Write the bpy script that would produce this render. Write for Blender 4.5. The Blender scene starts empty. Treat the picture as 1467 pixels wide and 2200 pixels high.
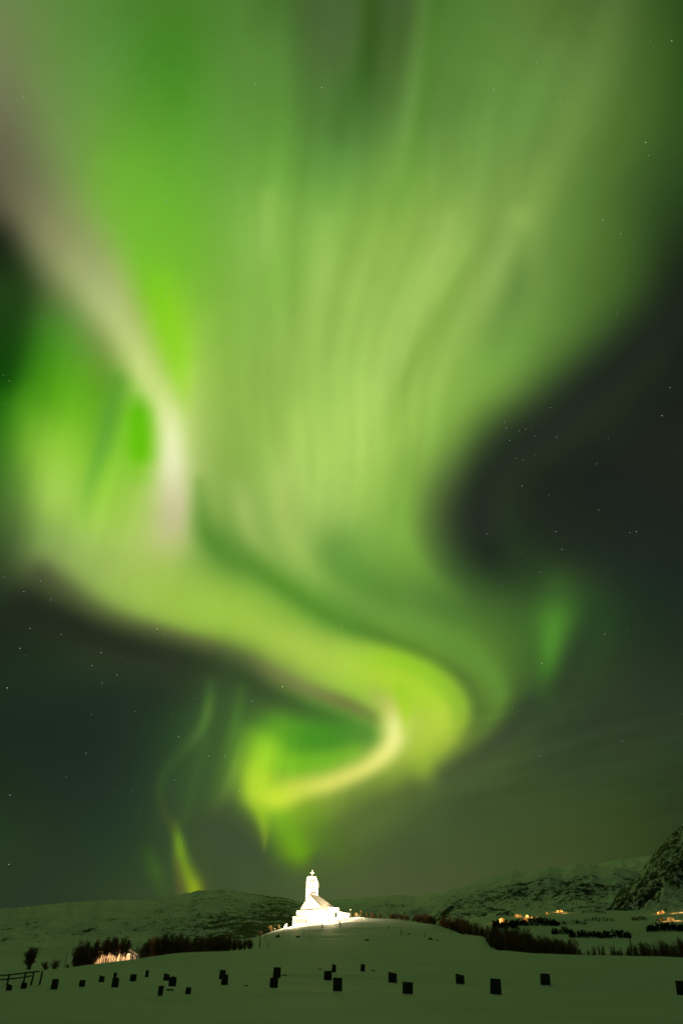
import bpy, bmesh, math, random
import numpy as np
from mathutils import Vector, Matrix
random.seed(11)
C = bpy.context.scene
COL = C.collection
R = math.radians

# ======================================================================
# CAMERA, WORLD, EXPOSURE
# ======================================================================
PW, PH = 1467.0, 2200.0                 # frame the camera data is written for
FOC, PITCH, ROLL = 1528.0, R(31.6), R(2.0)
cam_data = bpy.data.cameras.new("camera")
cam_data.sensor_fit = 'VERTICAL'
cam_data.sensor_height = 36.0
cam_data.lens = 36.0 * FOC / PH
cam_data.clip_start = 0.1
cam_data.clip_end = 90000.0
cam = bpy.data.objects.new("camera", cam_data)
COL.objects.link(cam)
CAMR = (Matrix.Rotation(R(90) + PITCH, 3, 'X') @ Matrix.Rotation(ROLL, 3, 'Z'))
cam.matrix_world = CAMR.to_4x4()
C.camera = cam
C.render.resolution_x, C.render.resolution_y = 682, 1024

world = bpy.data.worlds.new("World")
C.world = world
world.use_nodes = True
wn = world.node_tree.nodes
wl = world.node_tree.links
nish = wn.new('ShaderNodeTexSky')
nish.sky_type = 'NISHITA'
nish.sun_disc = False
nish.sun_elevation = R(-12)             # long after sunset
nish.sun_rotation = R(180)
wl.new(nish.outputs[0], wn['Background'].inputs[0])
wn['Background'].inputs[1].default_value = 0.05

C.view_settings.view_transform = 'Standard'
C.view_settings.look = 'None'
C.view_settings.exposure = 0.0
C.view_settings.gamma = 1.0
C.render.engine = 'CYCLES'
C.cycles.max_bounces = 5
C.cycles.diffuse_bounces = 3
C.cycles.sample_clamp_indirect = 4.0

CR = np.array(CAMR)
def ray(px, py):
    d = CR @ np.array([(px - PW/2)/FOC, -(py - PH/2)/FOC, -1.0])
    return d / np.linalg.norm(d)
def azel(px, py):
    d = ray(px, py)
    return math.atan2(d[0], d[1]), math.atan2(d[2], math.hypot(d[0], d[1]))
def project(p):
    q = CR.T @ np.asarray(p, float)
    return PW/2 + FOC*q[0]/-q[2], PH/2 - FOC*q[1]/-q[2]
def el_at(az, py):
    """elevation at which bearing az crosses picture row py"""
    x = PW/2
    for _ in range(12):
        a, e = azel(x, py)
        x += (az - a) * FOC * 1.1
    return e
HYP = math.hypot

# ======================================================================
# NIGHT SKY: a dome that glows with the aurora. The lights are laid out on a sky chart (a flat
# map of the heavens touching the dome at its centre) and belong to directions, not to the lens.
# ======================================================================
# ---- numpy gradient noise --------------------------------------------
def _hash(ix, iy, s):
    h = (ix.astype(np.int64)*374761393 + iy.astype(np.int64)*668265263 + s*982451653) & 0xffffffff
    h = ((h ^ (h >> 13))*1274126177) & 0xffffffff
    h = h ^ (h >> 16)
    return h/4294967295.0*2*np.pi
def gnoise(x, y, s=0):
    x0, y0 = np.floor(x), np.floor(y)
    fx, fy = x-x0, y-y0
    u, v = fx*fx*fx*(fx*(fx*6-15)+10), fy*fy*fy*(fy*(fy*6-15)+10)
    def g(i, j):
        a = _hash(x0+i, y0+j, s)
        return np.cos(a)*(fx-i) + np.sin(a)*(fy-j)
    return ((g(0,0)*(1-u)+g(1,0)*u)*(1-v) + (g(0,1)*(1-u)+g(1,1)*u)*v)*1.5
def fbm(x, y, n=4, s=0, gain=.5):
    r, a = 0, 1.0
    for k in range(n):
        r = r + a*gnoise(x*2**k, y*2**k, s+k*17); a *= gain
    return r
def ridged(x, y, n=5, s=0):
    r, a = 0, 1.0
    for k in range(n):
        r = r + a*(1-2*np.abs(gnoise(x*2**k, y*2**k, s+k*13))); a *= .52
    return r - .6

# ---- aurora chart -------------------------------------------------------
VEIL_X = np.arange(13)*122.25
VEIL_Y = np.arange(17)*120.0
VEIL = """
108,130,78 95,135,62 80,130,50 72,125,38 75,128,45 62,110,38 70,98,50 66,98,46 72,120,42 85,125,50 75,108,42 60,94,36 28,60,15
118,128,85 100,140,65 88,142,58 65,130,32 85,140,52 80,135,50 72,105,52 70,108,42 86,138,52 92,135,55 90,128,55 68,102,40 35,72,20
110,110,82 112,145,75 98,153,56 82,148,40 90,150,55 88,148,50 65,112,45 84,126,55 96,144,60 94,144,58 95,138,58 72,112,42 42,80,25
96,90,70 118,142,82 109,174,50 103,170,50 98,160,55 105,170,55 90,145,60 115,168,62 112,158,66 115,155,68 85,125,48 65,100,38 42,72,28
70,62,50 136,142,94 126,183,64 109,180,46 115,175,60 130,183,70 128,178,66 138,184,70 132,174,72 132,168,74 92,134,50 62,98,38 30,52,24
32,52,22 92,98,64 166,184,104 118,188,46 120,175,60 125,180,62 145,190,78 148,190,80 148,190,82 122,160,70 85,128,48 62,98,34 20,30,20
24,58,15 72,150,35 132,138,84 165,215,75 128,178,62 140,188,75 150,192,80 152,194,82 138,184,72 112,162,62 84,128,48 44,76,30 22,30,24
20,85,8 90,170,20 95,160,35 195,225,115 135,180,65 145,190,75 158,200,85 160,202,86 134,182,66 112,162,58 50,84,34 28,40,28 26,32,26
50,110,25 150,205,60 118,190,40 200,220,130 132,174,65 155,198,80 166,206,88 150,195,75 118,168,60 36,58,28 28,36,28 30,36,30 32,38,30
60,95,40 165,210,85 150,205,60 190,200,125 120,165,62 162,198,92 165,203,90 128,180,62 70,92,48 30,40,30 28,36,30 28,36,30 30,36,30
48,68,35 135,162,88 172,202,100 165,195,95 85,140,45 138,176,78 105,158,60 118,168,60 60,94,42 36,58,32 34,45,32 30,40,34 28,38,34
28,38,28 42,60,32 110,144,64 150,187,75 155,195,70 118,175,52 92,146,54 92,138,56 80,120,50 66,102,42 56,96,38 32,52,32 30,42,30
30,45,30 32,48,32 35,52,35 38,50,35 52,66,40 125,140,74 165,203,74 168,208,60 128,172,55 74,112,44 48,72,38 42,55,36 38,50,34
28,42,30 28,42,30 30,44,34 38,60,36 62,95,45 75,145,36 80,140,50 190,212,90 150,185,58 64,84,46 48,62,42 48,60,40 44,58,38
28,45,28 30,46,34 32,48,36 44,64,40 80,115,48 170,205,62 165,190,72 98,122,56 62,82,48 58,78,44 52,72,40 50,68,36 42,58,32
38,58,32 36,52,34 36,56,38 48,70,40 60,78,48 80,112,44 84,106,50 68,86,48 66,84,46 62,80,42 60,76,38 54,70,34 44,58,28
41,56,36 41,57,37 46,65,38 56,74,42 62,78,47 68,83,50 74,88,50 75,85,51 72,83,48 67,79,44 62,74,40 55,68,34 45,58,28
"""
VEIL = np.array([[[float(c) for c in p.split(',')] for p in r.split()] for r in VEIL.strip().splitlines()])
# ribbons: rows of x, y, half width left of travel, half width right of travel, r, g, b, strength
RIBBONS = [
 # dark sky outside the right edge of the curtain
 [(1500,640,40,60,30,38,30,.6),(1330,790,40,60,32,40,32,.8),(1200,900,45,70,34,42,34,.9),(1090,985,40,70,34,44,34,.9),(1040,1060,38,70,34,44,34,.9),(1030,1130,42,70,35,44,35,.9),(1060,1190,30,60,31,44,31,.7),(1130,1230,20,60,34,52,32,.3)],
 # pale left ribbon
 [(-60,170,50,40,112,112,80,.2),(0,330,56,40,106,102,78,.3),(70,450,58,42,130,130,92,.42),(150,545,62,50,152,160,104,.7),(225,640,52,40,176,190,120,.8),(285,740,42,32,192,208,124,.85),(330,840,36,30,208,228,135,.9),(358,910,30,30,230,238,170,.95),(368,980,28,32,234,238,186,.95),(374,1050,30,32,216,214,166,.9),(374,1110,38,32,200,196,146,.8),(350,1170,44,30,190,196,124,.6),(320,1220,40,30,175,190,95,.2)],
 # vivid green flank
 [(255,400,40,46,105,176,48,.2),(306,530,40,38,112,188,42,.5),(350,650,38,34,132,205,34,.85),(375,740,32,30,142,212,40,.85),(392,820,22,20,160,218,60,.6),(405,880,14,14,170,215,80,.2)],
 # green pocket
 [(285,840,22,26,100,175,30,.2),(298,900,26,28,98,190,14,.85),(300,960,28,28,102,195,12,.9),(296,1010,30,24,120,200,30,.4)],
 # darker fold in the left lobe
 [(250,820,20,18,84,152,44,.4),(228,930,20,18,98,164,52,.65),(204,1010,17,15,112,180,56,.6),(184,1090,14,14,130,190,65,.4),(180,1140,12,12,140,190,72,.1)],
 [(60,860,40,40,95,170,35,.3),(90,960,40,40,150,205,60,.4),(120,1060,40,40,168,208,90,.4)],
 # dark corner, left edge
 [(-20,540,40,60,26,36,20,.8),(30,620,30,40,30,60,20,.6),(20,700,40,30,24,58,15,.5),(0,800,40,30,15,62,8,.6)],
 # broad pale right flank of the curtain and the darker veil outside it
 [(1450,-40,40,60,48,84,26,.4),(1400,120,40,60,56,92,30,.6),(1320,290,36,70,66,106,36,.6),(1220,450,30,80,80,124,46,.6),(1150,580,24,70,88,132,52,.5),(1100,690,24,60,94,140,56,.3)],
 [(1330,-40,70,36,92,124,58,.3),(1290,120,70,34,100,136,62,.45),(1220,280,66,30,112,150,66,.5),(1140,430,60,24,132,170,76,.55),(1085,560,56,20,150,184,88,.6),(1035,670,50,24,150,184,86,.4)],
 [(690,-40,50,50,72,98,52,.5),(705,100,50,50,74,104,52,.55),(690,240,50,46,82,128,54,.45),(680,370,46,46,92,150,58,.4),(672,470,40,40,112,170,64,.2)],
 # rays in the broad curtain
 [(800,-20,26,26,48,86,26,.8),(795,80,24,24,50,88,28,.8),(775,180,28,28,56,100,32,.7),(735,270,40,30,66,115,42,.4)],
 [(868,-20,24,26,62,92,46,.5),(862,90,24,24,66,102,44,.45),(855,190,20,20,75,118,48,.3)],
 [(925,-40,34,26,92,132,60,.45),(908,110,32,26,98,142,62,.5),(885,250,30,26,106,152,64,.45),(855,400,34,28,122,170,68,.3)],
 [(945,-20,18,22,66,116,36,.7),(925,120,16,18,76,130,42,.7),(905,250,16,16,82,138,46,.6),(880,360,16,18,95,152,52,.5),(850,460,18,20,118,170,60,.3)],
 [(980,560,16,16,128,172,66,.0),(1030,440,18,18,112,155,66,.3),(1060,330,24,20,104,150,62,.35),(1090,220,24,20,92,140,58,.2)],
 [(1110,470,26,14,145,182,84,.5),(1090,560,30,14,152,186,90,.85),(1060,640,34,16,150,186,86,.85),(1010,710,36,24,146,184,80,.6),(940,800,40,30,145,188,78,.3)],
 [(1120,520,14,40,90,132,52,.3),(1110,610,14,46,92,136,54,.6),(1075,690,18,50,96,142,58,.5),(1030,780,24,50,108,158,60,.3)],
 [(1000,560,18,16,128,172,66,.3),(960,640,18,16,128,172,64,.55),(910,730,18,16,128,174,62,.6),(868,820,18,16,132,180,64,.55),(845,920,18,18,138,186,66,.3)],
 [(960,480,26,24,146,182,82,.5),(920,610,30,20,154,190,84,.6),(860,730,30,20,158,194,88,.6),(800,850,30,24,168,206,92,.5),(770,960,30,24,172,208,92,.4)],
 [(575,420,16,16,138,184,74,.4),(570,520,18,16,140,182,78,.5),(550,600,18,16,132,178,70,.2)],
 [(700,480,24,20,142,184,78,.3),(690,600,24,18,150,190,82,.5),(660,700,30,20,148,188,78,.4),(590,780,30,24,140,186,72,.2)],
 [(510,1010,24,24,140,180,72,.3),(522,1080,24,22,162,190,98,.6),(540,1140,22,22,158,188,92,.6),(570,1190,20,22,148,182,84,.3)],
 [(640,900,30,24,165,205,86,.3),(618,1010,26,20,172,206,96,.6),(612,1090,26,22,168,200,94,.6),(632,1170,24,26,160,195,88,.7),(680,1230,20,26,140,180,76,.6),(760,1280,18,22,118,160,66,.5),(860,1330,20,24,104,150,60,.6),(950,1375,20,24,98,145,56,.7),(1030,1425,20,24,96,142,54,.8),(1072,1490,18,24,96,140,52,.85),(1055,1548,14,22,98,140,50,.8),(1000,1598,12,22,104,138,50,.6),(930,1650,12,20,104,130,50,.3)],
 [(730,1190,40,36,96,152,58,.5),(760,1230,36,30,92,146,54,.5),(840,1275,30,26,86,134,50,.4)],
 [(878,980,24,20,128,178,64,.3),(860,1080,24,22,130,184,62,.5),(866,1160,22,26,126,178,62,.6),(910,1230,18,28,108,156,56,.5),(970,1280,16,26,90,132,50,.3)],
 # dark channel between the curtain and the lower arc
 [(430,1040,14,18,100,155,52,.3),(440,1130,20,24,88,144,46,.6),(480,1185,24,26,86,140,46,.8),(560,1230,22,26,86,142,44,.8),(640,1285,20,24,84,140,44,.8),(720,1335,20,22,80,134,44,.8),(820,1370,18,20,74,120,44,.8),(920,1410,18,20,72,112,44,.7),(990,1455,20,20,72,108,46,.75),(1024,1515,20,20,74,108,46,.75),(1012,1562,16,18,80,110,46,.6),(965,1608,14,14,90,114,48,.3)],
 # the bright lower arc
 [(120,1190,40,50,150,180,92,.3),(250,1250,55,60,160,192,84,.5),(380,1290,55,48,158,195,74,.7),(500,1330,52,44,160,198,70,.8),(620,1380,46,44,166,200,74,.85),(730,1425,44,44,170,206,70,.9),(840,1450,46,40,172,212,52,.9),(920,1490,46,40,172,212,52,.9),(945,1545,42,50,184,212,66,.9),(910,1605,36,60,178,204,66,.8),(840,1650,30,40,165,192,62,.5)],
 [(760,1408,20,16,140,205,40,.0),(850,1420,18,16,148,205,40,.5),(930,1455,18,16,140,195,44,.5),(980,1510,18,14,135,185,46,.5),(985,1560,16,12,140,182,48,.3)],
 # brownish lower fringe of the arc, then night below it
 [(90,1240,26,40,70,72,48,.5),(220,1320,20,28,84,86,54,.35),(350,1364,16,22,92,90,60,.4),(460,1397,15,20,106,102,66,.45),(560,1437,14,20,118,112,72,.45),(650,1478,14,18,124,120,74,.5),(740,1512,12,18,116,114,66,.6),(800,1540,10,20,110,112,64,.4)],
 [(60,1310,40,60,32,40,28,.7),(220,1372,30,60,36,44,30,.8),(360,1412,26,60,40,50,34,.8),(480,1446,22,50,46,58,36,.8),(570,1490,18,40,56,76,42,.7),(660,1530,16,34,62,92,44,.7),(740,1560,14,30,66,110,44,.6),(790,1585,12,24,80,135,44,.4)],
 # green hollow
 [(560,1600,30,30,80,150,36,.4),(640,1590,40,36,72,146,34,.7),(720,1585,34,36,72,140,38,.75),(780,1575,24,30,84,140,48,.6)],
 [(540,1600,24,30,120,185,38,.3),(610,1640,24,24,120,190,36,.6),(690,1640,22,20,115,185,36,.6),(760,1620,20,16,120,185,40,.5)],
 # inner hook
 [(800,1490,16,14,168,180,90,.3),(835,1520,22,18,196,204,100,.7),(850,1560,20,24,234,238,142,.97),(840,1604,18,24,242,242,138,.97),(798,1646,17,24,238,238,120,.97),(730,1678,17,24,230,230,106,.96),(665,1698,18,25,222,228,92,.95),(600,1710,20,26,208,226,66,.9),(552,1700,26,26,180,218,50,.6)],
 [(858,1480,8,12,150,205,40,.4),(870,1520,10,14,165,212,40,.6),(872,1570,10,14,182,214,60,.3)],
 [(960,1590,20,22,170,200,60,.5),(905,1644,20,24,164,196,60,.7),(840,1684,22,24,152,182,60,.7),(770,1712,26,20,130,160,56,.55),(690,1738,28,22,124,158,50,.5),(620,1752,26,24,130,172,44,.4)],
 [(880,1690,20,40,72,88,48,.5),(780,1745,20,50,76,96,48,.5),(720,1800,20,50,80,104,48,.4)],
 # flame below the hook
 [(600,1570,30,34,120,185,40,.3),(575,1610,30,34,152,212,44,.7),(555,1655,34,30,172,220,46,.9),(555,1700,26,32,176,220,46,.95),(563,1742,18,16,168,214,38,.95),(568,1782,9,10,178,212,40,.95),(568,1820,3,5,165,178,44,.7),(567,1835,2,4,120,120,40,.0)],
 [(592,1735,30,34,130,186,38,.6),(618,1785,30,50,112,166,32,.8),(640,1825,30,40,108,160,26,.85),(652,1850,24,22,96,138,30,.6),(668,1868,14,14,80,104,40,.2)]
 ,[(660,1740,26,26,120,160,40,.5),(690,1790,30,30,90,126,40,.5),(740,1836,26,16,78,104,40,.4),(790,1836,20,12,72,92,42,.2)],
 [(525,1580,18,18,116,168,48,.45),(510,1635,18,16,128,178,52,.75),(492,1685,14,20,122,162,60,.75),(460,1742,8,18,98,120,60,.55)],
 [(650,1700,16,22,212,228,78,.3),(600,1716,20,24,206,230,60,.7),(560,1704,22,24,194,228,54,.8),(546,1660,24,22,182,224,50,.6),(556,1610,26,24,160,214,46,.3)],
 [(470,1790,60,46,62,76,50,.8),(530,1820,46,30,62,78,50,.8),(560,1870,40,30,64,80,50,.6)],
 # faint veil and rays on the lower left
 [(500,1440,40,60,60,92,46,.3),(470,1540,50,60,60,90,46,.45),(440,1640,60,60,56,84,44,.45),(420,1740,60,60,58,82,44,.4),(420,1840,50,50,60,82,44,.3)],
 [(520,1480,10,12,70,110,46,.3),(505,1560,10,12,80,126,46,.45),(480,1650,8,12,74,112,44,.4),(450,1730,8,10,66,92,44,.2)],
 [(445,1590,8,10,70,100,46,.3),(418,1680,8,10,64,92,44,.35),(400,1760,8,10,66,94,42,.3)],
 [(452,1470,10,12,66,98,48,.4),(448,1520,9,12,78,116,50,.7),(432,1570,9,12,76,112,50,.7),(395,1615,10,12,60,88,44,.6),(362,1650,7,14,54,80,42,.6),(346,1695,5,12,54,80,40,.7),(352,1740,5,12,60,74,42,.6),(375,1785,6,10,70,86,42,.5)],
 [(378,1770,5,10,86,120,36,.3),(385,1810,9,10,112,150,36,.85),(392,1850,14,12,112,146,36,.9),(406,1885,18,14,122,150,34,.92),(420,1915,22,16,146,166,30,.95),(428,1960,22,16,150,166,28,.9)],
 [(380,1850,10,3,92,88,48,.3),(386,1890,12,4,98,92,48,.45),(394,1930,12,4,94,88,46,.4)],
 [(320,1830,14,14,58,90,34,.3),(335,1870,14,14,64,98,36,.5),(350,1910,14,14,60,88,36,.4)],
 [(420,1780,40,20,56,74,46,.3),(445,1850,14,8,66,82,46,.4),(450,1910,8,20,62,76,44,.6)],
 # right patch
 [(1195,1270,40,34,60,102,40,.4),(1190,1330,34,30,76,134,44,.7),(1185,1390,32,20,80,142,46,.8),(1178,1440,30,16,70,128,40,.6),(1170,1480,26,14,58,100,38,.3)],
 [(1290,1310,20,30,36,56,34,.3),(1245,1400,16,40,44,62,38,.6),(1215,1470,14,40,46,62,38,.6)],
 # night under the outer arc
 [(1140,1520,20,40,46,62,42,.5),(1060,1600,16,40,58,68,48,.6),(960,1660,14,40,60,74,48,.5)],
]
def srgb2lin(c):
    c=c/255.0
    return np.where(c<=.04045,c/12.92,((c+.055)/1.055)**2.4)
def catmull(P,n):
    P=np.vstack([2*P[0]-P[1],P,2*P[-1]-P[-2]]); out=[]
    for i in range(1,len(P)-2):
        t=np.linspace(0,1,n,endpoint=False)[:,None]; p0,p1,p2,p3=P[i-1:i+3]
        out.append(.5*((2*p1)+(p2-p0)*t+(2*p0-5*p1+4*p2-p3)*t*t+(3*p1-p0-3*p2+p3)*t**3))
    return np.vstack(out+[P[-2:-1]])
def bicubic(u,v):
    def w(t):
        cr = [-.5*t+t*t-.5*t**3,1-2.5*t*t+1.5*t**3,.5*t+2*t*t-1.5*t**3,-.5*t*t+.5*t**3]
        bs = [(1-t)**3/6,(4-6*t*t+3*t**3)/6,(1+3*t+3*t*t-3*t**3)/6,t**3/6]
        return [.4*a+.6*b for a, b in zip(cr, bs)]
    fx=np.clip(u/122.25,0,11.9999); fy=np.clip(v/120,0,15.9999)
    ix=fx.astype(int); iy=fy.astype(int); wx=w(fx-ix); wy=w(fy-iy)
    out=np.zeros(u.shape+(3,))
    for j in range(4):
        for i in range(4):
            out+=VEIL[np.clip(iy+j-1,0,16),np.clip(ix+i-1,0,12)]*(wx[i]*wy[j])[...,None]
    return out
def aurora(u,v):
    """display colour of the night sky at chart position u, v"""
    col=bicubic(u,v)
    for R in RIBBONS:
        A=catmull(np.array(R,float),8)
        pad=3*max(A[:,2].max(),A[:,3].max())
        m=(u>A[:,0].min()-pad)&(u<A[:,0].max()+pad)&(v>A[:,1].min()-pad)&(v<A[:,1].max()+pad)
        if not m.any(): continue
        x=u[m]; y=v[m]; best=np.full(x.shape,1e9); side=np.zeros(x.shape); par=np.zeros(x.shape+(6,)); 
        over=np.zeros(x.shape)
        for k in range(len(A)-1):
            a,b=A[k],A[k+1]; d=b[:2]-a[:2]; L=np.hypot(*d)
            if L<1e-6: continue
            t0=((x-a[0])*d[0]+(y-a[1])*d[1])/L**2; t=np.clip(t0,0,1)
            dx=x-a[0]-t*d[0]; dy=y-a[1]-t*d[1]; q=np.hypot(dx,dy)
            h=q<best
            best=np.where(h,q,best); side=np.where(h,d[0]*(y-a[1])-d[1]*(x-a[0]),side)
            par=np.where(h[:,None],a[2:]+(b-a)[2:]*t[:,None],par)
        # side<0: to the left of travel with y downward
        wl,wr=par[:,0],par[:,1]
        f=1/(1+np.exp(np.clip(-side/ (np.maximum(best,1e-6)*0+800),-30,30)))
        w=wl*(1-f)+wr*f
        al=np.clip(par[:,5]*1.3,0,.97)*np.exp(-(best/(1.25*w))**2)
        col[m]=col[m]*(1-al[:,None])+par[:,2:5]*al[:,None]
    # fine rays running down the broad curtain towards the fold
    W=330+400*np.clip(1-v/1150,0,1.2)**1.4
    s=(u-580)/W+.07*gnoise(u/500+3,v/330,70)
    m=np.clip((s+.25)/.2,0,1)*np.clip((1.12-s)/.25,0,1)*np.clip((1250-v)/300,0,1)
    r=gnoise(s*5.5,v/360,71)+.7*gnoise(s*12,v/420,72)+.15*gnoise(s*27,v/600,73)
    lum=.05*m*r
    # shorter rays in the left lobe and the lower fold
    m2=np.clip((430-u)/120,0,1)*np.clip((v-640)/160,0,1)*np.clip((1260-v)/120,0,1)
    s2=u+.25*(v-900)
    lum=lum+.025*m2*(gnoise(s2/60,v/500,75)+.6*gnoise(s2/26,v/500,76))
    m3=np.exp(-((u-640)/150)**2-((v-1640)/110)**2)
    s3=u+.12*(v-1640)
    lum=lum+.025*m3*(gnoise(s3/24,v/260,77)+.6*gnoise(s3/11,v/300,78))
    # thin high cloud combed across the low right of the sky
    m4=np.clip((u-900)/250,0,1)*np.clip((v-1380)/150,0,1)*np.clip((1900-v)/250,0,1)
    c=v+.22*u
    lum=lum+.045*m4*(gnoise(u/260,c/26,79)+.6*gnoise(u/190,c/12,80))
    pale=(np.clip((u-400)/120,0,1)*np.clip((1330-v)/200,0,1)*.16)[...,None]
    col=col*(1-pale)+(col[...,1:2]*np.array([.88,.97,.62]))*pale
    col=col*(1+lum)[...,None]
    col[...,2]*=1+.35*lum
    return np.clip(col,3,250)

def sky_dome():
    caz = R(1.0)
    az = np.concatenate([np.linspace(-R(180), -R(46), 46)[:-1], np.arange(-R(46), R(46), R(.25)), np.linspace(R(46), R(180), 46)])
    el = np.concatenate([np.linspace(-R(3), 0, 4)[:-1], np.arange(0, R(72), R(.22)), np.linspace(R(72), R(90), 16)])
    A, E = np.meshgrid(az, el, indexing='ij')
    D = np.stack([np.sin(A)*np.cos(E), np.cos(A)*np.cos(E), np.sin(E)], -1)
    q = D @ CR                               # chart axes: right, up, back
    front = np.clip(-q[..., 2], .05, 1)
    u, v = PW/2 + FOC*q[..., 0]/front, PH/2 - FOC*q[..., 1]/front
    ok = -q[..., 2] > .35
    u = np.where(ok, u, -9999); v = np.where(ok, v, -9999)
    out = np.maximum(np.maximum(-u, u-PW), np.maximum(-v, v-PH))
    fade = np.clip(out/900, 0, 1); fade = fade*fade*(3-2*fade)
    disp = aurora(np.clip(u, -60, PW+60).ravel(), np.clip(v, -60, PH).ravel()).reshape(u.shape+(3,))
    disp = disp*(1-fade[..., None]) + np.array(FAR_SKY)*fade[..., None]
    lin = srgb2lin(disp)
    Rd = 30000.0
    V = (D*Rd).reshape(-1, 3)
    na, ne = A.shape
    i, j = np.meshgrid(np.arange(na-1), np.arange(ne-1), indexing='ij')
    a = (i*ne+j).ravel(); f = np.stack([a, a+1, a+ne+1, a+ne], -1)
    me = bpy.data.meshes.new('sky')
    me.vertices.add(len(V)); me.vertices.foreach_set('co', V.ravel())
    me.loops.add(f.size); me.loops.foreach_set('vertex_index', f.ravel().astype(np.int32))
    me.polygons.add(len(f)); me.polygons.foreach_set('loop_start', (np.arange(len(f))*4).astype(np.int32))
    me.polygons.foreach_set('loop_total', np.full(len(f), 4, np.int32))
    me.update(calc_edges=True)
    at_ = me.attributes.new('airglow', 'FLOAT_VECTOR', 'POINT'); at_.data.foreach_set('vector', lin.reshape(-1, 3).astype(np.float32).ravel())
    m = bpy.data.materials.new('aurora_sky'); m.use_nodes = True
    N, L = m.node_tree.nodes, m.node_tree.links
    N.remove(N['Principled BSDF'])
    e = N.new('ShaderNodeEmission'); t = N.new('ShaderNodeAttribute'); t.attribute_name = 'airglow'
    # faint fine rays and grain of the glow, stretched up the sky
    tc = N.new('ShaderNodeTexCoord'); mp = N.new('ShaderNodeMapping'); mp.inputs['Scale'].default_value = (1/900, 1/900, 1/5200)
    nz = N.new('ShaderNodeTexNoise'); nz.inputs['Scale'].default_value = 1.0; nz.inputs['Detail'].default_value = 3
    mr = N.new('ShaderNodeMapRange'); mr.inputs['To Min'].default_value = .95; mr.inputs['To Max'].default_value = 1.05
    L.new(tc.outputs['Object'], mp.inputs['Vector']); L.new(mp.outputs[0], nz.inputs['Vector']); L.new(nz.outputs[0], mr.inputs['Value'])
    L.new(t.outputs['Vector'], e.inputs['Color']); L.new(mr.outputs[0], e.inputs['Strength'])
    L.new(e.outputs[0], N['Material Output'].inputs[0])
    m.cycles.emission_sampling = 'NONE'
    me.materials.append(m)
    o = bpy.data.objects.new('sky', me); COL.objects.link(o)
    o['kind'] = 'structure'; o['label'] = 'night sky filled with green aurora curtains'; o['category'] = 'sky'
    return o
FAR_SKY = (31, 42, 31)
sky_dome()
# stars: little faceted beads just inside the dome
STARS = [(52,208,2),(548,181,3),(691,188,3),(447,326,3.4),(361,430,3),(356,430,2),(357,636,3.2),(160,638,2),(212,620,1.8),(206,637,1.5),(88,677,1.8),(273,784,2),(1442,88,3),(1060,192,2.6),(853,293,2.4),(1386,306,3),(1393,334,2),
 (1173,372,2),(1294,472,2.8),(1332,502,2.4),(1035,281,1.6),(1227,220,1.8),(1202,219,2),(1152,133,2),(797,620,2),(753,766,2.4),(1111,586,1.8),(1025,739,1.6),(1325,673,1.8),(1438,833,2.4),(1421,893,3),(1083,907,2.2),(1087,919,1.8),(1115,925,2),(1128,922,2.2),
 (1094,946,2.2),(1120,905,1.8),(1149,936,1.5),(1195,939,2.2),(1182,876,2),(1107,985,1.9),(1123,989,2),(1148,977,1.6),(1306,942,2),(1281,997,2),(1121,1044,2.6),(1178,1063,1.8),(1285,1096,2.4),(1045,1147,2.2),(1193,1142,2.4),(1206,1180,2.4),(1160,1230,2.4),(1366,1142,2.6),(1352,1144,1.8),
 (1076,1258,2.4),(1012,1296,2.2),(952,1163,1.6),(843,1060,2),(953,987,1.5),(1298,1362,2.4),(1163,1425,3),(1031,1415,2),(809,1476,2),(742,1428,2.8),(733,1343,2.2),(565,1310,2.2),(607,1475,4.6),(338,1351,3.6),(354,1361,2.6),(379,1232,2.6),(369,1255,2.2),(218,1402,2.6),(198,1430,2),(252,1450,2.6),(220,1467,2.4),
 (88,1248,2.6),(52,1271,2.4),(10,1240,2),(110,1289,2),(65,1350,2.4),(44,1393,2.8),(132,1363,2),(16,1478,3.4),(103,1025,2.8),(287,1025,2.8),(395,1065,2),(545,1024,2),(470,1130,2),(185,873,2),(21,818,2.4),(8,806,2),(384,1583,2.6),(449,1624,2.4),(484,1625,2.4),(186,1618,2.2),(514,1700,2.8),(22,1708,2.4),(20,1857,2.6),(375,1676,2),(143,1670,1.6),
 (247,1700,1.8),(285,1697,1.6),(540,1506,2),(618,1562,2),(1336,1592,2.4),(1160,1624,2.2),(1100,1519,2),(290,1528,1.8),(197,1535,1.8),(420,1500,1.5),(301,474,2.4),(335,520,1.8),(472,555,2.2),(638,347,2),(617,287,1.6),(666,115,1.8),(513,176,1.8),(238,45,1.8),(264,120,1.6),(81,592,2),(74,594,1.4),(417,332,2),(706,395,1.6),(677,564,2),(1160,320,1.6)]
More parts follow.
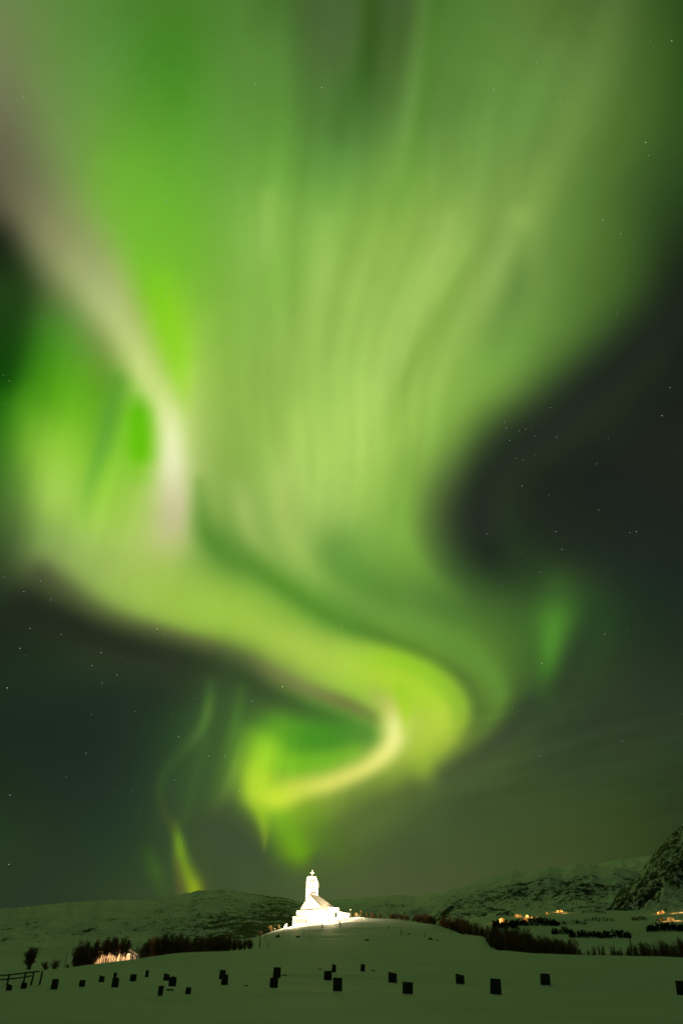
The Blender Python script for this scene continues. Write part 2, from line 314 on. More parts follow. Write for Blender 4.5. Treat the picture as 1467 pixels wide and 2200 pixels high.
def build_stars():
    rr = random.Random(5); vs, fs = [], []
    todo = [(x, y, s*.50) for x, y, s in STARS]
    for _ in range(520):
        todo.append((rr.uniform(-300, 1767), rr.uniform(-200, 1860), rr.choice((.25,.3,.36,.42,.55))))
    for x, y, s in todo:
        d = Vector(ray(x, y)); r = s*.5*29000/FOC
        c = d*29000
        a = d.orthogonal().normalized(); b = d.cross(a)
        n = len(vs)
        vs += [c+a*r, c-a*r, c+b*r, c-b*r, c+d*r, c-d*r]
        fs += [(n,n+2,n+4),(n+2,n+1,n+4),(n+1,n+3,n+4),(n+3,n,n+4),(n+2,n,n+5),(n+1,n+2,n+5),(n+3,n+1,n+5),(n,n+3,n+5)]
    me = bpy.data.meshes.new('stars'); me.from_pydata(vs, [], fs)
    m = bpy.data.materials.new('starlight'); m.use_nodes = True
    N, L = m.node_tree.nodes, m.node_tree.links
    N.remove(N['Principled BSDF'])
    e = N.new('ShaderNodeEmission'); tc = N.new('ShaderNodeTexCoord'); nz = N.new('ShaderNodeTexNoise'); nz.inputs['Scale'].default_value = .004
    rp_ = N.new('ShaderNodeValToRGB'); rp_.color_ramp.elements[0].position = .35; rp_.color_ramp.elements[1].position = .62
    rp_.color_ramp.elements[0].color = (1,.72,.45,1); rp_.color_ramp.elements[1].color = (.75,.9,1,1)
    L.new(tc.outputs['Object'], nz.inputs['Vector']); L.new(nz.outputs[0], rp_.inputs[0]); L.new(rp_.outputs[0], e.inputs[0])
    e.inputs[1].default_value = 1.1
    L.new(e.outputs[0], N['Material Output'].inputs[0]); m.cycles.emission_sampling = 'NONE'
    me.materials.append(m)
    o = bpy.data.objects.new('stars', me); COL.objects.link(o)
    o['kind'] = 'stuff'; o['label'] = 'faint stars scattered over the night sky'; o['category'] = 'stars'
build_stars()

# ======================================================================
# HELPERS
# ======================================================================
def tag(o, label=None, cat=None, group=None, kind=None):
    if label: o['label'] = label
    if cat: o['category'] = cat
    if group: o['group'] = group
    if kind: o['kind'] = kind
    return o
def empty(name, loc, rz=0.0):
    o = bpy.data.objects.new(name, None)
    o.empty_display_size = 0.3
    COL.objects.link(o)
    o.location = loc
    o.rotation_euler.z = rz
    return o
class MB:
    """collects shapes into ONE mesh"""
    def __init__(self): self.v, self.f = [], []
    def add(self, vs, fs):
        n = len(self.v)
        self.v += [tuple(p) for p in vs]
        self.f += [tuple(i + n for i in f) for f in fs]
        return self
    def box(self, x0, x1, y0, y1, z0, z1):
        return self.add([(x0,y0,z0),(x1,y0,z0),(x1,y1,z0),(x0,y1,z0),(x0,y0,z1),(x1,y0,z1),(x1,y1,z1),(x0,y1,z1)],
                        [(0,3,2,1),(4,5,6,7),(0,1,5,4),(1,2,6,5),(2,3,7,6),(3,0,4,7)])
    def prism(self, poly, z0, z1):
        """poly counter-clockwise (x, y); z0, z1 a number or one number per corner"""
        n = len(poly)
        a = z0 if isinstance(z0, (list, tuple)) else [z0]*n
        b = z1 if isinstance(z1, (list, tuple)) else [z1]*n
        return self.add([(p[0],p[1],a[i]) for i,p in enumerate(poly)] + [(p[0],p[1],b[i]) for i,p in enumerate(poly)],
                        [tuple(range(n))[::-1], tuple(range(n,2*n))] + [(i,(i+1)%n,n+(i+1)%n,n+i) for i in range(n)])
    def prism_y(self, poly, y0, y1):
        """poly in (x, z), pushed along y"""
        n = len(poly)
        return self.add([(p[0],y0,p[1]) for p in poly] + [(p[0],y1,p[1]) for p in poly],
                        [tuple(range(n)), tuple(range(n,2*n))[::-1]] + [((i+1)%n,i,n+i,n+(i+1)%n) for i in range(n)])
    def tube(self, pts, rad, n=5):
        pts = [Vector(p) for p in pts]
        rs = rad if isinstance(rad, (list, tuple)) else [rad]*len(pts)
        vs, fs = [], []
        for i, p in enumerate(pts):
            d = (pts[min(i+1,len(pts)-1)] - pts[max(i-1,0)]).normalized()
            s = d.cross(Vector((0.31,0.87,0.2)) if abs(d.z) > .8 else Vector((0,0,1))).normalized()
            t = d.cross(s)
            for k in range(n):
                a = 2*math.pi*k/n
                vs.append(p + s*math.cos(a)*rs[i] + t*math.sin(a)*rs[i])
        for i in range(len(pts)-1):
            for k in range(n):
                fs.append((i*n+k, i*n+(k+1)%n, (i+1)*n+(k+1)%n, (i+1)*n+k))
        fs.append(tuple(range(n))[::-1]); fs.append(tuple(range((len(pts)-1)*n, len(pts)*n)))
        return self.add(vs, fs)
    def mesh(self, name, mat, smooth=False):
        me = bpy.data.meshes.new(name)
        me.from_pydata(self.v, [], self.f)
        me.materials.append(mat)
        if smooth:
            for p in me.polygons: p.use_smooth = True
        me.update()
        return me
    def build(self, name, mat, parent=None, smooth=False, bevel=0.0):
        me = self.mesh(name, mat, smooth)
        if bevel:
            bm = bmesh.new(); bm.from_mesh(me)
            bmesh.ops.recalc_face_normals(bm, faces=bm.faces)
            bmesh.ops.bevel(bm, geom=bm.edges[:], offset=bevel, segments=2, affect='EDGES', clamp_overlap=True)
            bm.to_mesh(me); bm.free()
        o = bpy.data.objects.new(name, me)
        COL.objects.link(o)
        if parent: o.parent = parent
        return o
def put(name, me, loc, rz=0, s=(1,1,1), parent=None):
    o = bpy.data.objects.new(name, me); COL.objects.link(o)
    o.location = loc; o.rotation_euler.z = rz; o.scale = s
    if parent: o.parent = parent
    return o
def lamp(name, kind, power, color, loc, parent=None, radius=0.1, target=None, spot=None, blend=0.5):
    d = bpy.data.lights.new(name, kind)
    d.energy = power; d.color = color; d.shadow_soft_size = radius
    if spot: d.spot_size = spot; d.spot_blend = blend
    o = bpy.data.objects.new(name, d); COL.objects.link(o)
    o.location = loc
    if target is not None:
        o.rotation_euler = (Vector(target) - Vector(loc)).to_track_quat('-Z', 'Y').to_euler()
    if parent: o.parent = parent
    return o

# ---- materials --------------------------------------------------------
def mat(name):
    m = bpy.data.materials.new(name); m.use_nodes = True
    nt = m.node_tree
    return m, nt, nt.nodes, nt.links, nt.nodes['Principled BSDF']
def plain(name, col, rough=.7, spread=.25, scale=3.0, metal=0.0, bump=0.0):
    """a colour broken up by noise"""
    m, nt, N, L, P = mat(name)
    tc = N.new('ShaderNodeTexCoord'); nz = N.new('ShaderNodeTexNoise')
    nz.inputs['Scale'].default_value = scale; nz.inputs['Detail'].default_value = 6
    L.new(tc.outputs['Object'], nz.inputs['Vector'])
    r = N.new('ShaderNodeValToRGB')
    r.color_ramp.elements[0].position = .3; r.color_ramp.elements[1].position = .7
    r.color_ramp.elements[0].color = tuple(c*(1-spread) for c in col)+(1,)
    r.color_ramp.elements[1].color = tuple(min(1,c*(1+spread)) for c in col)+(1,)
    L.new(nz.outputs[0], r.inputs[0]); L.new(r.outputs[0], P.inputs['Base Color'])
    P.inputs['Roughness'].default_value = rough; P.inputs['Metallic'].default_value = metal
    if bump:
        b = N.new('ShaderNodeBump'); b.inputs['Strength'].default_value = bump; b.inputs['Distance'].default_value = .03
        L.new(nz.outputs[0], b.inputs['Height']); L.new(b.outputs[0], P.inputs['Normal'])
    return m
def glow(name, col, strength):
    m, nt, N, L, P = mat(name)
    e = N.new('ShaderNodeEmission'); e.inputs[0].default_value = tuple(col)+(1,); e.inputs[1].default_value = strength
    L.new(e.outputs[0], N['Material Output'].inputs[0])
    return m
def snow_mat(name, fine, snow=(.74,.77,.79), rock=(.030,.030,.028), bump_scale=1.0, bump=.25, bumpd=.05):
    """snow with bare rock and scrub showing where the mesh attribute 'cover' is high; fine = size in metres of the patches"""
    m, nt, N, L, P = mat(name)
    tc = N.new('ShaderNodeTexCoord')
    at = N.new('ShaderNodeAttribute'); at.attribute_name = 'cover'
    n1 = N.new('ShaderNodeTexNoise'); n1.inputs['Scale'].default_value = 1.0/fine
    n1.inputs['Detail'].default_value = 7; n1.inputs['Roughness'].default_value = .78
    L.new(tc.outputs['Object'], n1.inputs['Vector'])
    c = N.new('ShaderNodeMath'); c.operation = 'MULTIPLY_ADD'; c.inputs[1].default_value = 1.9; c.inputs[2].default_value = -.45
    L.new(n1.outputs[0], c.inputs[0])
    a = N.new('ShaderNodeMath'); a.operation = 'ADD'
    L.new(c.outputs[0], a.inputs[0]); L.new(at.outputs['Fac'], a.inputs[1])
    mr = N.new('ShaderNodeMapRange'); mr.interpolation_type = 'SMOOTHSTEP'
    mr.inputs['From Min'].default_value = .95; mr.inputs['From Max'].default_value = 1.06
    L.new(a.outputs[0], mr.inputs['Value'])
    n2 = N.new('ShaderNodeTexNoise'); n2.inputs['Scale'].default_value = .35/fine; n2.inputs['Detail'].default_value = 4
    L.new(tc.outputs['Object'], n2.inputs['Vector'])
    sn = N.new('ShaderNodeMixRGB'); sn.inputs[1].default_value = tuple(c*.92 for c in snow)+(1,); sn.inputs[2].default_value = tuple(snow)+(1,)
    n4 = N.new('ShaderNodeTexNoise'); n4.inputs['Scale'].default_value = .5*bump_scale; n4.inputs['Detail'].default_value = 5
    m4 = N.new('ShaderNodeMapping'); m4.inputs['Scale'].default_value = (.35, 1.0, 1.0); m4.inputs['Rotation'].default_value = (0, 0, .25)
    L.new(tc.outputs['Object'], m4.inputs['Vector']); L.new(m4.outputs[0], n4.inputs['Vector'])
    k4 = N.new('ShaderNodeMapRange'); k4.inputs['From Min'].default_value = .36; k4.inputs['From Max'].default_value = .64
    L.new(n4.outputs[0], k4.inputs['Value']); L.new(k4.outputs[0], sn.inputs[0])
    rk = N.new('ShaderNodeMixRGB'); rk.inputs[1].default_value = tuple(c*.55 for c in rock)+(1,); rk.inputs[2].default_value = tuple(c*1.7 for c in rock)+(1,)
    L.new(n2.outputs[0], rk.inputs[0])
    mx = N.new('ShaderNodeMixRGB'); L.new(mr.outputs[0], mx.inputs[0]); L.new(sn.outputs[0], mx.inputs[1]); L.new(rk.outputs[0], mx.inputs[2])
    L.new(mx.outputs[0], P.inputs['Base Color'])
    P.inputs['Roughness'].default_value = .75; P.inputs['Specular IOR Level'].default_value = .2
    n3 = N.new('ShaderNodeTexNoise'); n3.inputs['Scale'].default_value = bump_scale; n3.inputs['Detail'].default_value = 7; n3.inputs['Roughness'].default_value = .6
    mp = N.new('ShaderNodeMapping'); mp.inputs['Scale'].default_value = (.45, 1.0, 1.0); mp.inputs['Rotation'].default_value = (0, 0, .4)
    L.new(tc.outputs['Object'], mp.inputs['Vector']); L.new(mp.outputs[0], n3.inputs['Vector'])
    b = N.new('ShaderNodeBump'); b.inputs['Strength'].default_value = bump; b.inputs['Distance'].default_value = bumpd
    L.new(n3.outputs[0], b.inputs['Height']); L.new(b.outputs[0], P.inputs['Normal'])
    return m
M = {}
M['snow'] = snow_mat('snow', .6, bump_scale=1.4, bump=.5, bumpd=.06)
M['fell'] = snow_mat('fell_snow', 30, snow=(.86,.87,.88), bump_scale=.03, bump=.5, bumpd=7)
M['near_fell'] = snow_mat('near_fell_snow', 17, snow=(.84,.85,.86), bump_scale=.05, bump=.5, bumpd=4)
M['crag'] = snow_mat('crag_snow', 20, snow=(.84,.85,.86), rock=(.028,.025,.022), bump_scale=.03, bump=.9, bumpd=12)
M['stone'] = plain('dark_granite', (.055,.040,.030), .75, .5, 6, bump=.5)
M['bark'] = plain('birch_bark', (.035,.026,.019), .9, .4, 8)
M['twig'] = plain('birch_twigs', (.24,.13,.065), .9, .4, 3)
M['straw'] = plain('pale_twigs', (.34,.25,.09), .9, .35, 3)
M['wood'] = plain('weathered_wood', (.045,.036,.028), .85, .35, 5, bump=.3)
M['white'] = plain('white_render', (.80,.79,.76), .7, .04, 1.5)
M['roof'] = plain('pale_metal_roof', (.72,.70,.66), .5, .06, .8)
M['trim'] = plain('grey_trim', (.12,.095,.07), .6, .2, 3)
M['dark'] = plain('dark_opening', (.05,.04,.03), .6, .2, 3)
M['housewall'] = plain('house_wall', (.55,.48,.38), .8, .12, 1.0)
M['houseroof'] = plain('snowy_house_roof', (.62,.64,.66), .8, .08, .6)
M['metal'] = plain('galvanised_metal', (.25,.25,.24), .45, .15, 4, metal=.6)
M['palepost'] = plain('pale_post', (.45,.42,.36), .7, .15, 4)
M['boulder'] = plain('brown_boulder', (.055,.04,.028), .85, .5, 2.5, bump=.6)
M['fir'] = plain('dark_needles', (.016,.022,.014), .9, .4, 2)
M['pane'] = glow('lit_pane', (1.0,.42,.04), .85)
M['lampglow'] = glow('lamp_glass', (1.0,.62,.24), 12.0)
M['coolglow'] = glow('white_lamp_glass', (.92,.95,1.0), 6.0)

# ======================================================================
# TERRAIN: one sheet of snow, laid out by bearing and distance
# ======================================================================
# picture column -> (distance, picture row) of the surface, going outwards from 80 m
GCOLS = {
 -300: [(112,2098),(126,2097),(150,2096),(200,2100),(320,2090),(600,2068),(1000,2048)],
 0:    [(112,2091),(126,2087),(150,2083),(190,2086),(320,2078),(600,2060),(1000,2040)],
 110:  [(112,2090),(126,2087),(150,2083),(190,2088),(320,2076),(600,2054),(1000,2036)],
 150:  [(112,2086),(140,2081),(165,2084),(220,2085),(330,2068),(600,2048),(1000,2030)],
 250:  [(110,2082),(145,2067),(170,2072),(220,2078),(330,2064),(600,2044),(1000,2028)],
 380:  [(110,2076),(150,2048),(180,2056),(230,2064),(330,2052),(600,2038),(1000,2024)],
 460:  [(110,2072),(155,2044),(185,2050),(240,2052),(330,2046),(600,2034),(1000,2022)],
 540:  [(110,2068),(160,2040),(200,2041),(260,2034),(340,2020),(410,2018),(520,2030),(1000,2020)],
 580:  [(110,2066),(165,2038),(210,2034),(290,2018),(360,2006),(410,2000),(520,2012),(1000,2018)],
 630:  [(110,2064),(170,2036),(220,2027),(300,2010),(370,1995),(415,1989),(470,1990),(560,2006),(1000,2014)],
 690:  [(110,2062),(170,2034),(220,2025),(300,2005),(370,1989),(412,1982),(460,1981),(560,1998),(1000,2012)],
 752:  [(110,2062),(170,2033),(220,2024),(300,2003),(370,1984),(412,1972),(450,1970),(560,1990),(1000,2008)],
 850:  [(110,2062),(170,2032),(220,2022),(300,2002),(370,1985),(410,1976),(450,1975),(560,1995),(1000,2004)],
 940:  [(110,2062),(165,2034),(220,2024),(290,2008),(350,1994),(390,1986),(440,1990),(560,2004),(1000,2000)],
 1045: [(100,2068),(150,2037),(190,2028),(240,2018),(290,2011),(330,2018),(420,2030),(560,2018),(1000,2000),(2000,1984),(3000,1970)],
 1085: [(100,2066),(140,2042),(165,2047),(210,2062),(300,2058),(430,2040),(600,2028),(1000,2004),(2000,1979),(3000,1962)],
 1130: [(95,2070),(135,2046),(160,2054),(210,2068),(300,2064),(430,2046),(600,2032),(1000,2006),(2000,1979),(3000,1958)],
 1300: [(90,2076),(125,2052),(150,2062),(200,2074),(300,2066),(430,2048),(600,2034),(1000,2006),(1600,1985),(2300,1964),(3000,1957)],
 1467: [(85,2082),(120,2057),(145,2068),(200,2078),(300,2068),(430,2050),(600,2030),(1000,2000),(1600,1979),(2200,1956),(3000,1950)],
 1800: [(85,2082),(120,2066),(145,2075),(200,2080),(300,2066),(430,2046),(600,2026),(1000,1994),(1600,1972),(2200,1950),(3000,1944)],
}
gd = np.concatenate([np.linspace(0,20,12), np.linspace(21.5,130,110), np.geomspace(131,520,170), np.geomspace(526,3500,110), np.geomspace(3700,26000,16)])
def smooth1(a, n, axis):
    k = np.hanning(n+2)[1:-1]; k /= k.sum()
    pad = [(0,0)]*a.ndim; pad[axis] = (n//2, n//2)
    return np.apply_along_axis(lambda r: np.convolve(r, k, 'valid'), axis, np.pad(a, pad, mode='edge'))
cx, cz = [], []
for x, pts in sorted(GCOLS.items()):
    az = azel(x, 2050)[0]
    ds = [0, 12, 25, 45, 68]; zs = [-1.65, -1.9, -2.12, -2.2, -2.15]
    for d, y in pts:
        ds.append(d); zs.append(d*math.tan(el_at(az, y)))
    e = zs[-1]/ds[-1]
    ds += [8000, 26000]; zs += [8000*min(e,.02), 60]
    cx.append(az); cz.append(np.interp(gd, ds, zs))
cx = np.array(cx); cz = np.array(cz)
gaz = np.concatenate([np.linspace(-R(180), -R(32), 50)[:-1], np.arange(-R(32), R(32), R(.1)), np.linspace(R(32), R(180), 50)])
GZ = np.zeros((len(gaz), len(gd)))
for j in range(len(gd)):
    GZ[:, j] = np.interp(gaz, cx, cz[:, j])
behind = np.clip((np.abs(gaz) - R(34))/R(25), 0, 1)[:, None]
behind = behind*behind*(3-2*behind)
flat = np.interp(gd, [0, 60, 300, 2000, 26000], [-1.65, -2.2, -3, 5, 60])[None]
GZ = GZ*(1-behind) + flat*behind
GZ[49:-50] = smooth1(smooth1(GZ[49:-50], 15, 0), 9, 1)
ax_, dx_ = np.meshgrid(gaz, gd, indexing='ij')
GX, GY = np.sin(ax_)*dx_, np.cos(ax_)*dx_
near = np.clip(dx_/25, 0, 1)*np.clip((2500-dx_)/1500, 0, 1)
GZ += near*(fbm(GX/14, GY/9, 4, 3)*.11 + fbm(GX/60, GY/45, 3, 9)*.16)
GZ += np.clip((dx_-190)/120, 0, 1)*np.clip((2500-dx_)/1500, 0, 1)*fbm(GX/26, GY/26, 4, 21)*.35
GZ += np.clip((dx_-420)/500, 0, 1)*np.clip((4000-dx_)/1500, 0, 1)*fbm(GX/180, GY/180, 4, 5)*6
def ground_z(x, y):
    a, d = math.atan2(x, y), math.hypot(x, y)
    i = int(np.clip(np.searchsorted(gaz, a)-1, 0, len(gaz)-2)); j = int(np.clip(np.searchsorted(gd, d)-1, 0, len(gd)-2))
    s = (a-gaz[i])/(gaz[i+1]-gaz[i]); t = (d-gd[j])/(gd[j+1]-gd[j])
    return float((GZ[i,j]*(1-s)+GZ[i+1,j]*s)*(1-t) + (GZ[i,j+1]*(1-s)+GZ[i+1,j+1]*s)*t)
def hit(px, py, dmin=15.0, dmax=3400.0):
    """where the line of sight at a picture position meets the snow"""
    r = ray(px, py); h = HYP(r[0], r[1]); d = dmin
    while d < dmax:
        p = r*(d/h)
        if p[2] <= ground_z(p[0], p[1]): return p[0], p[1], ground_z(p[0], p[1])
        d *= 1.004
    p = r*(d/h)
    return p[0], p[1], ground_z(p[0], p[1])
def at(px, py, d, sink=0.0):
    """ground point at distance d on the bearing of a picture position"""
    a = azel(px, py)[0]
    x, y = math.sin(a)*d, math.cos(a)*d
    return x, y, ground_z(x, y) - sink
def per_px(p):
    """metres per picture pixel, across and up, at a point"""
    a = np.array(project(p)); q = np.asarray(p, float)
    s = np.array([q[1], -q[0], 0])/HYP(q[0], q[1])
    b = np.array(project(q+s)); c = np.array(project(q+[0,0,1]))
    return 1/np.linalg.norm(b-a), 1/np.linalg.norm(c-a)
def sheet(name, X, Y, Z, cover, m):
    na, nd = X.shape
    v = np.stack([X, Y, Z], -1).reshape(-1, 3)
    i, j = np.meshgrid(np.arange(na-1), np.arange(nd-1), indexing='ij')
    a = (i*nd+j).ravel()
    f = np.stack([a, a+nd, a+nd+1, a+1], -1)
    me = bpy.data.meshes.new(name)
    me.vertices.add(len(v)); me.vertices.foreach_set('co', v.ravel())
    me.loops.add(f.size); me.loops.foreach_set('vertex_index', f.ravel().astype(np.int32))
    me.polygons.add(len(f)); me.polygons.foreach_set('loop_start', (np.arange(len(f))*4).astype(np.int32))
    me.polygons.foreach_set('loop_total', np.full(len(f), 4, np.int32))
    me.polygons.foreach_set('use_smooth', np.ones(len(f), bool))
    me.update(calc_edges=True); me.validate()
    at_ = me.attributes.new('cover', 'FLOAT', 'POINT'); at_.data.foreach_set('value', cover.ravel().astype(np.float32))
    me.materials.append(m)
    o = bpy.data.objects.new(name, me); COL.objects.link(o)
    return o
cov = np.clip((dx_-500)/400, 0, 1)*np.clip(.22 + fbm(GX/260, GY/120, 4, 31)*.16, 0, .40)
cov = np.where(np.abs(ax_) > R(33), .2*np.clip((dx_-500)/400, 0, 1), cov)
cov = np.where(dx_ > 4000, .3, cov)
tag(sheet('ground', GX, GY, GZ, cov, M['snow']), 'dim green-lit snowfield rising to the knoll under the church', 'ground', kind='structure')

def mountain(name, label, crest, foot, d0, d1, m, cover, rough, crestn=1.0, p=.9, seed=0, step=.06, nt=110):
    ca = sorted(azel(x, y) for x, y in crest); fa = sorted(azel(x, y) for x, y in foot)
    az = np.arange(ca[0][0], ca[-1][0], R(step))
    ce = np.interp(az, [c[0] for c in ca], [c[1] for c in ca]); fe = np.interp(az, [c[0] for c in fa], [c[1] for c in fa])
    ce = smooth1(ce, 5, 0)
    cn = crestn*R(.035)*fbm(az*140, az*0+seed, 5, seed, .62)
    t = np.concatenate([np.linspace(0, 1, nt), np.linspace(1.03, 1.8, 14)])
    A, T = np.meshgrid(az, t, indexing='ij')
    D = d0 + (d1-d0)*T
    D = D + (d1-d0)*.10*fbm(A*22, A*0+3.3, 3, seed+5)*np.clip(T, 0, 1)
    front = np.clip(T, 0, 1)
    EL = fe[:, None] + (ce-fe)[:, None]*front**p + cn[:, None]*front**14
    Z = D*np.tan(EL)
    zc = Z[:, nt-1][:, None]
    X, Y = np.sin(A)*D, np.cos(A)*D
    L = (d1-d0)
    env = np.clip(np.sin(np.pi*np.clip(front, 0, 1)**.8), 0, 1)
    rn = ridged(X/(L*.16), Y/(L*.16), 6, seed+40)
    Z = Z + env*rough*rn
    back = np.clip((T-1)/.8, 0, 1)
    Z = np.where(T > 1, zc - back*1.2*np.maximum(zc, 80) + rough*.2*rn*(T > 1.05), Z)
    u = np.interp(A, az, [project((math.sin(a)*d1, math.cos(a)*d1, d1*math.tan(e)))[0] for a, e in zip(az, ce)])
    cv = cover(u, front, X, Y, rn)
    return tag(sheet(name, X, Y, Z, np.clip(cv, 0, 1), m), label, 'mountain', kind='structure')
def G(u, c, w): return np.exp(-((u-c)/w)**2)
# far low ridge closing the valley behind the church
mountain('mountain', 'faint low snow ridge closing the valley behind the church', [(500,1960),(560,1945),(640,1938),(700,1934),(760,1930),(810,1926),(860,1922),(900,1925),(950,1916),(1000,1905),(1100,1895),(1200,1900)],
   [(480,2030),(700,2020),(900,2012),(1200,1995)], 4200, 7000, M['fell'], lambda u,t,X,Y,n: .26+.14*(1-t)+.14*fbm(X/400,Y/300,4,4), 36, 1.0, seed=3)
mountain('mountain', 'smooth white shoulder behind the rocky hill', [(1180,1875),(1240,1862),(1281,1856),(1333,1846),(1391,1839),(1440,1836),(1520,1826),(1700,1810)],
   [(1150,1970),(1400,1960),(1700,1950)], 5400, 7800, M['fell'], lambda u,t,X,Y,n: .14+.2*fbm(X/500,Y/500,4,14), 40, .5, seed=8)
mountain('mountain', 'long snowy fell with scrub patches on the left', [(-300,1975),(-120,1962),(0,1953),(60,1948),(130,1940),(190,1936),(250,1933),(330,1934),(365,1929),(400,1919),(430,1913),(480,1911),(510,1915),(540,1920),(580,1925),(620,1930),(660,1944),(720,1965),(800,1990),(900,2015)],
   [(-300,2075),(0,2062),(300,2052),(500,2042),(650,2036),(900,2032)], 800, 2300, M['near_fell'],
   lambda u,t,X,Y,n: .33+.20*G(u,590,110)*(1.25-.6*t)+.12*G(t,.38,.22)*np.clip((u+100)/500,0,1)+.16*fbm(X/170,Y/90,5,6)-.20*G(t,.97,.20)*np.clip((430-u)/60,0,1)-.05*(u<300), 10, 1.2, seed=12)
mountain('mountain', 'broad rounded hill with dark scrub band above the village', [(870,1995),(910,1980),(928,1962),(943,1944),(958,1922),(966,1911),(976,1909),(985,1909),(1003,1901),(1030,1890),(1051,1883),(1080,1878),(1098,1870),(1110,1871),(1125,1874),(1150,1868),(1179,1861),(1205,1864),(1230,1855),(1250,1857),(1281,1859),(1320,1862),(1360,1870),(1400,1885),(1460,1905),(1560,1940)],
   [(870,2020),(950,2010),(1050,1996),(1200,1976),(1320,1970),(1560,1966)], 2900, 5000, M['fell'],
   lambda u,t,X,Y,n: .34+.20*G(t,.45,.2)*G(u,1150,170)+.14*G(u,935,40)+.20*fbm(X/280,Y/150,5,16)+.04*n-.16*G(t,.93,.14)-.06*G(t,.12,.1), 24, 1.8, seed=23)
mountain('mountain', 'steep dark rocky crag at the right edge', [(1285,1975),(1300,1960),(1311,1945),(1318,1928),(1335,1908),(1362,1886),(1380,1866),(1395,1846),(1410,1828),(1424,1813),(1437,1797),(1450,1784),(1458,1777),(1467,1769),(1500,1745),(1560,1700),(1640,1660),(1760,1640)],
   [(1285,1992),(1340,1986),(1400,1978),(1467,1972),(1760,1960)], 2300, 3300, M['crag'],
   lambda u,t,X,Y,n: np.where(t+.12*fbm(X/90,Y/90,4,8) > .40-.22*np.clip((1400-u)/90,0,1), .53+.07*n+.14*fbm(X/60,Y/60,4,19), .32+.14*fbm(X/80,Y/80,4,29)), 24, 2.2, p=1.25, seed=31, nt=150)

# ======================================================================
# CHURCH on the knoll
# ======================================================================
CX, CY, _ = at(667, 1988, 424)
CZ = ground_z(CX, CY)
YAW = -math.atan2(CX, CY)
church = tag(empty('church', (CX, CY, CZ), YAW), 'white floodlit church with tall tower and sweeping roof on top of the knoll', 'church')
church.scale = (1, 1, 1.09)
def chp(x, y, z):
    """church coordinates to world"""
    c, s = math.cos(YAW), math.sin(YAW)
    return (CX + c*x - s*y, CY + s*x + c*y, CZ + z*1.09)
LOW = [(-9.3,1.0),(5.4,-8.6),(11.0,-6.6),(13.5,-2.2),(13.5,9.8),(-9.3,9.8)]
walls = MB().prism(LOW, -4.5, 2.55)
walls.prism([(13.504,-.9),(19.7,-.3),(19.7,7.0),(13.504,7.0)], -1.0, 5.0)
walls.build('wall', M['white'], church, bevel=.05)
UP = [(-7.6,1.7),(5.1,-7.3),(9.2,-5.6),(12.2,-2.0),(12.2,9.3),(-7.6,9.3)]
MB().prism(UP, 2.6, 5.35).build('parapet', M['white'], church, bevel=.06)
MB().prism([(8.4,-3.9),(14.5,-1.4),(14.5,8.4),(8.4,8.4)], 5.353, 7.05).build('side_block', M['white'], church, bevel=.06)
# sweeping hipped roof that climbs to the tower
A, B, C3, D = (-5.9,2.4,5.75), (5.2,-6.7,6.7), (12.0,.4,7.2), (2.2,9.0,5.75)
TL, TF, TR, TB = (-3.1,2.7,10.2), (-.9,1.3,12.2), (3.1,2.9,12.3), (1.0,7.4,10.6)
roof = MB()
roof.add([A,B,C3,D,TL,TF,TR,TB], [(0,1,5,4),(1,2,6,5),(2,3,7,6),(3,0,4,7),(4,5,6,7),(3,2,1,0)])
ro = roof.build('roof', M['roof'], church)
def lerp(a, b, t): return tuple(a[i]+(b[i]-a[i])*t for i in range(3))
off = (-.05,-.14,.1)
def lift(p): return (p[0]+off[0], p[1]+off[1], p[2]+off[2])
MB().tube([lift(TF), lift(lerp(TF,B,.5)), lift(B)], .14, 6).build('hip_flashing', M['trim'], ro)
MB().tube([lift(lerp(lerp(TF,TR,.22),lerp(B,C3,.22),.72)), lift(lerp(lerp(TF,TR,.22),lerp(B,C3,.22),.97))], .13, 6).build('snow_guard', M['trim'], ro)
fas = MB()
for a, b in ((A,B),(B,C3)):
    dx, dy = b[0]-a[0], b[1]-a[1]; L = math.hypot(dx, dy); nx, ny = dy/L*.12, -dx/L*.12
    q = [(a[0]+nx,a[1]+ny),(b[0]+nx,b[1]+ny),(b[0],b[1]),(a[0],a[1])]
    fas.prism(q, [a[2]-.62,b[2]-.62,b[2]-.62,a[2]-.62], [a[2]-.05,b[2]-.05,b[2]-.05,a[2]-.05])
fas.build('eave_shade', M['trim'], ro)  # eave board, its dark colour carries the shadow under the roof edge
# the under-roof wall between parapet and eave
MB().prism([(-5.6,2.6),(5.15,-6.3),(11.6,.4),(2.2,8.6)], 5.355, [5.2+.4,6.05,6.5,5.6]).build('clerestory', M['white'], church)
# tower
TW = [(-3.2,9.2),(3.2,9.2),(3.2,17.2),(2.7,18.4),(1.8,20.1),(-2.5,20.1),(-3.0,19.8),(-3.2,19.3)]
tower = MB().prism_y(TW, 2.3, 7.2).build('tower', M['white'], church, bevel=.05)
def rect(mb, x0, x1, z0, z1, y, dep=.14):
    return mb.box(x0, x1, y-dep, y, z0, z1)
bel = rect(MB(), -1.9, 1.75, 17.25, 18.95, 2.298, .05).build('belfry_opening', M['dark'], tower)
for k in range(5):
    x = -1.62 + k*.78
    MB().add([(x-.17,2.06,17.3),(x+.17,2.06,17.3),(x+.17,2.24,17.3),(x-.17,2.24,17.3),(x-.32,2.06,18.9),(x+.02,2.06,18.9),(x+.02,2.24,18.9),(x-.32,2.24,18.9)],
             [(0,3,2,1),(4,5,6,7),(0,1,5,4),(1,2,6,5),(2,3,7,6),(3,0,4,7)]).build('louvre', M['white'], bel)
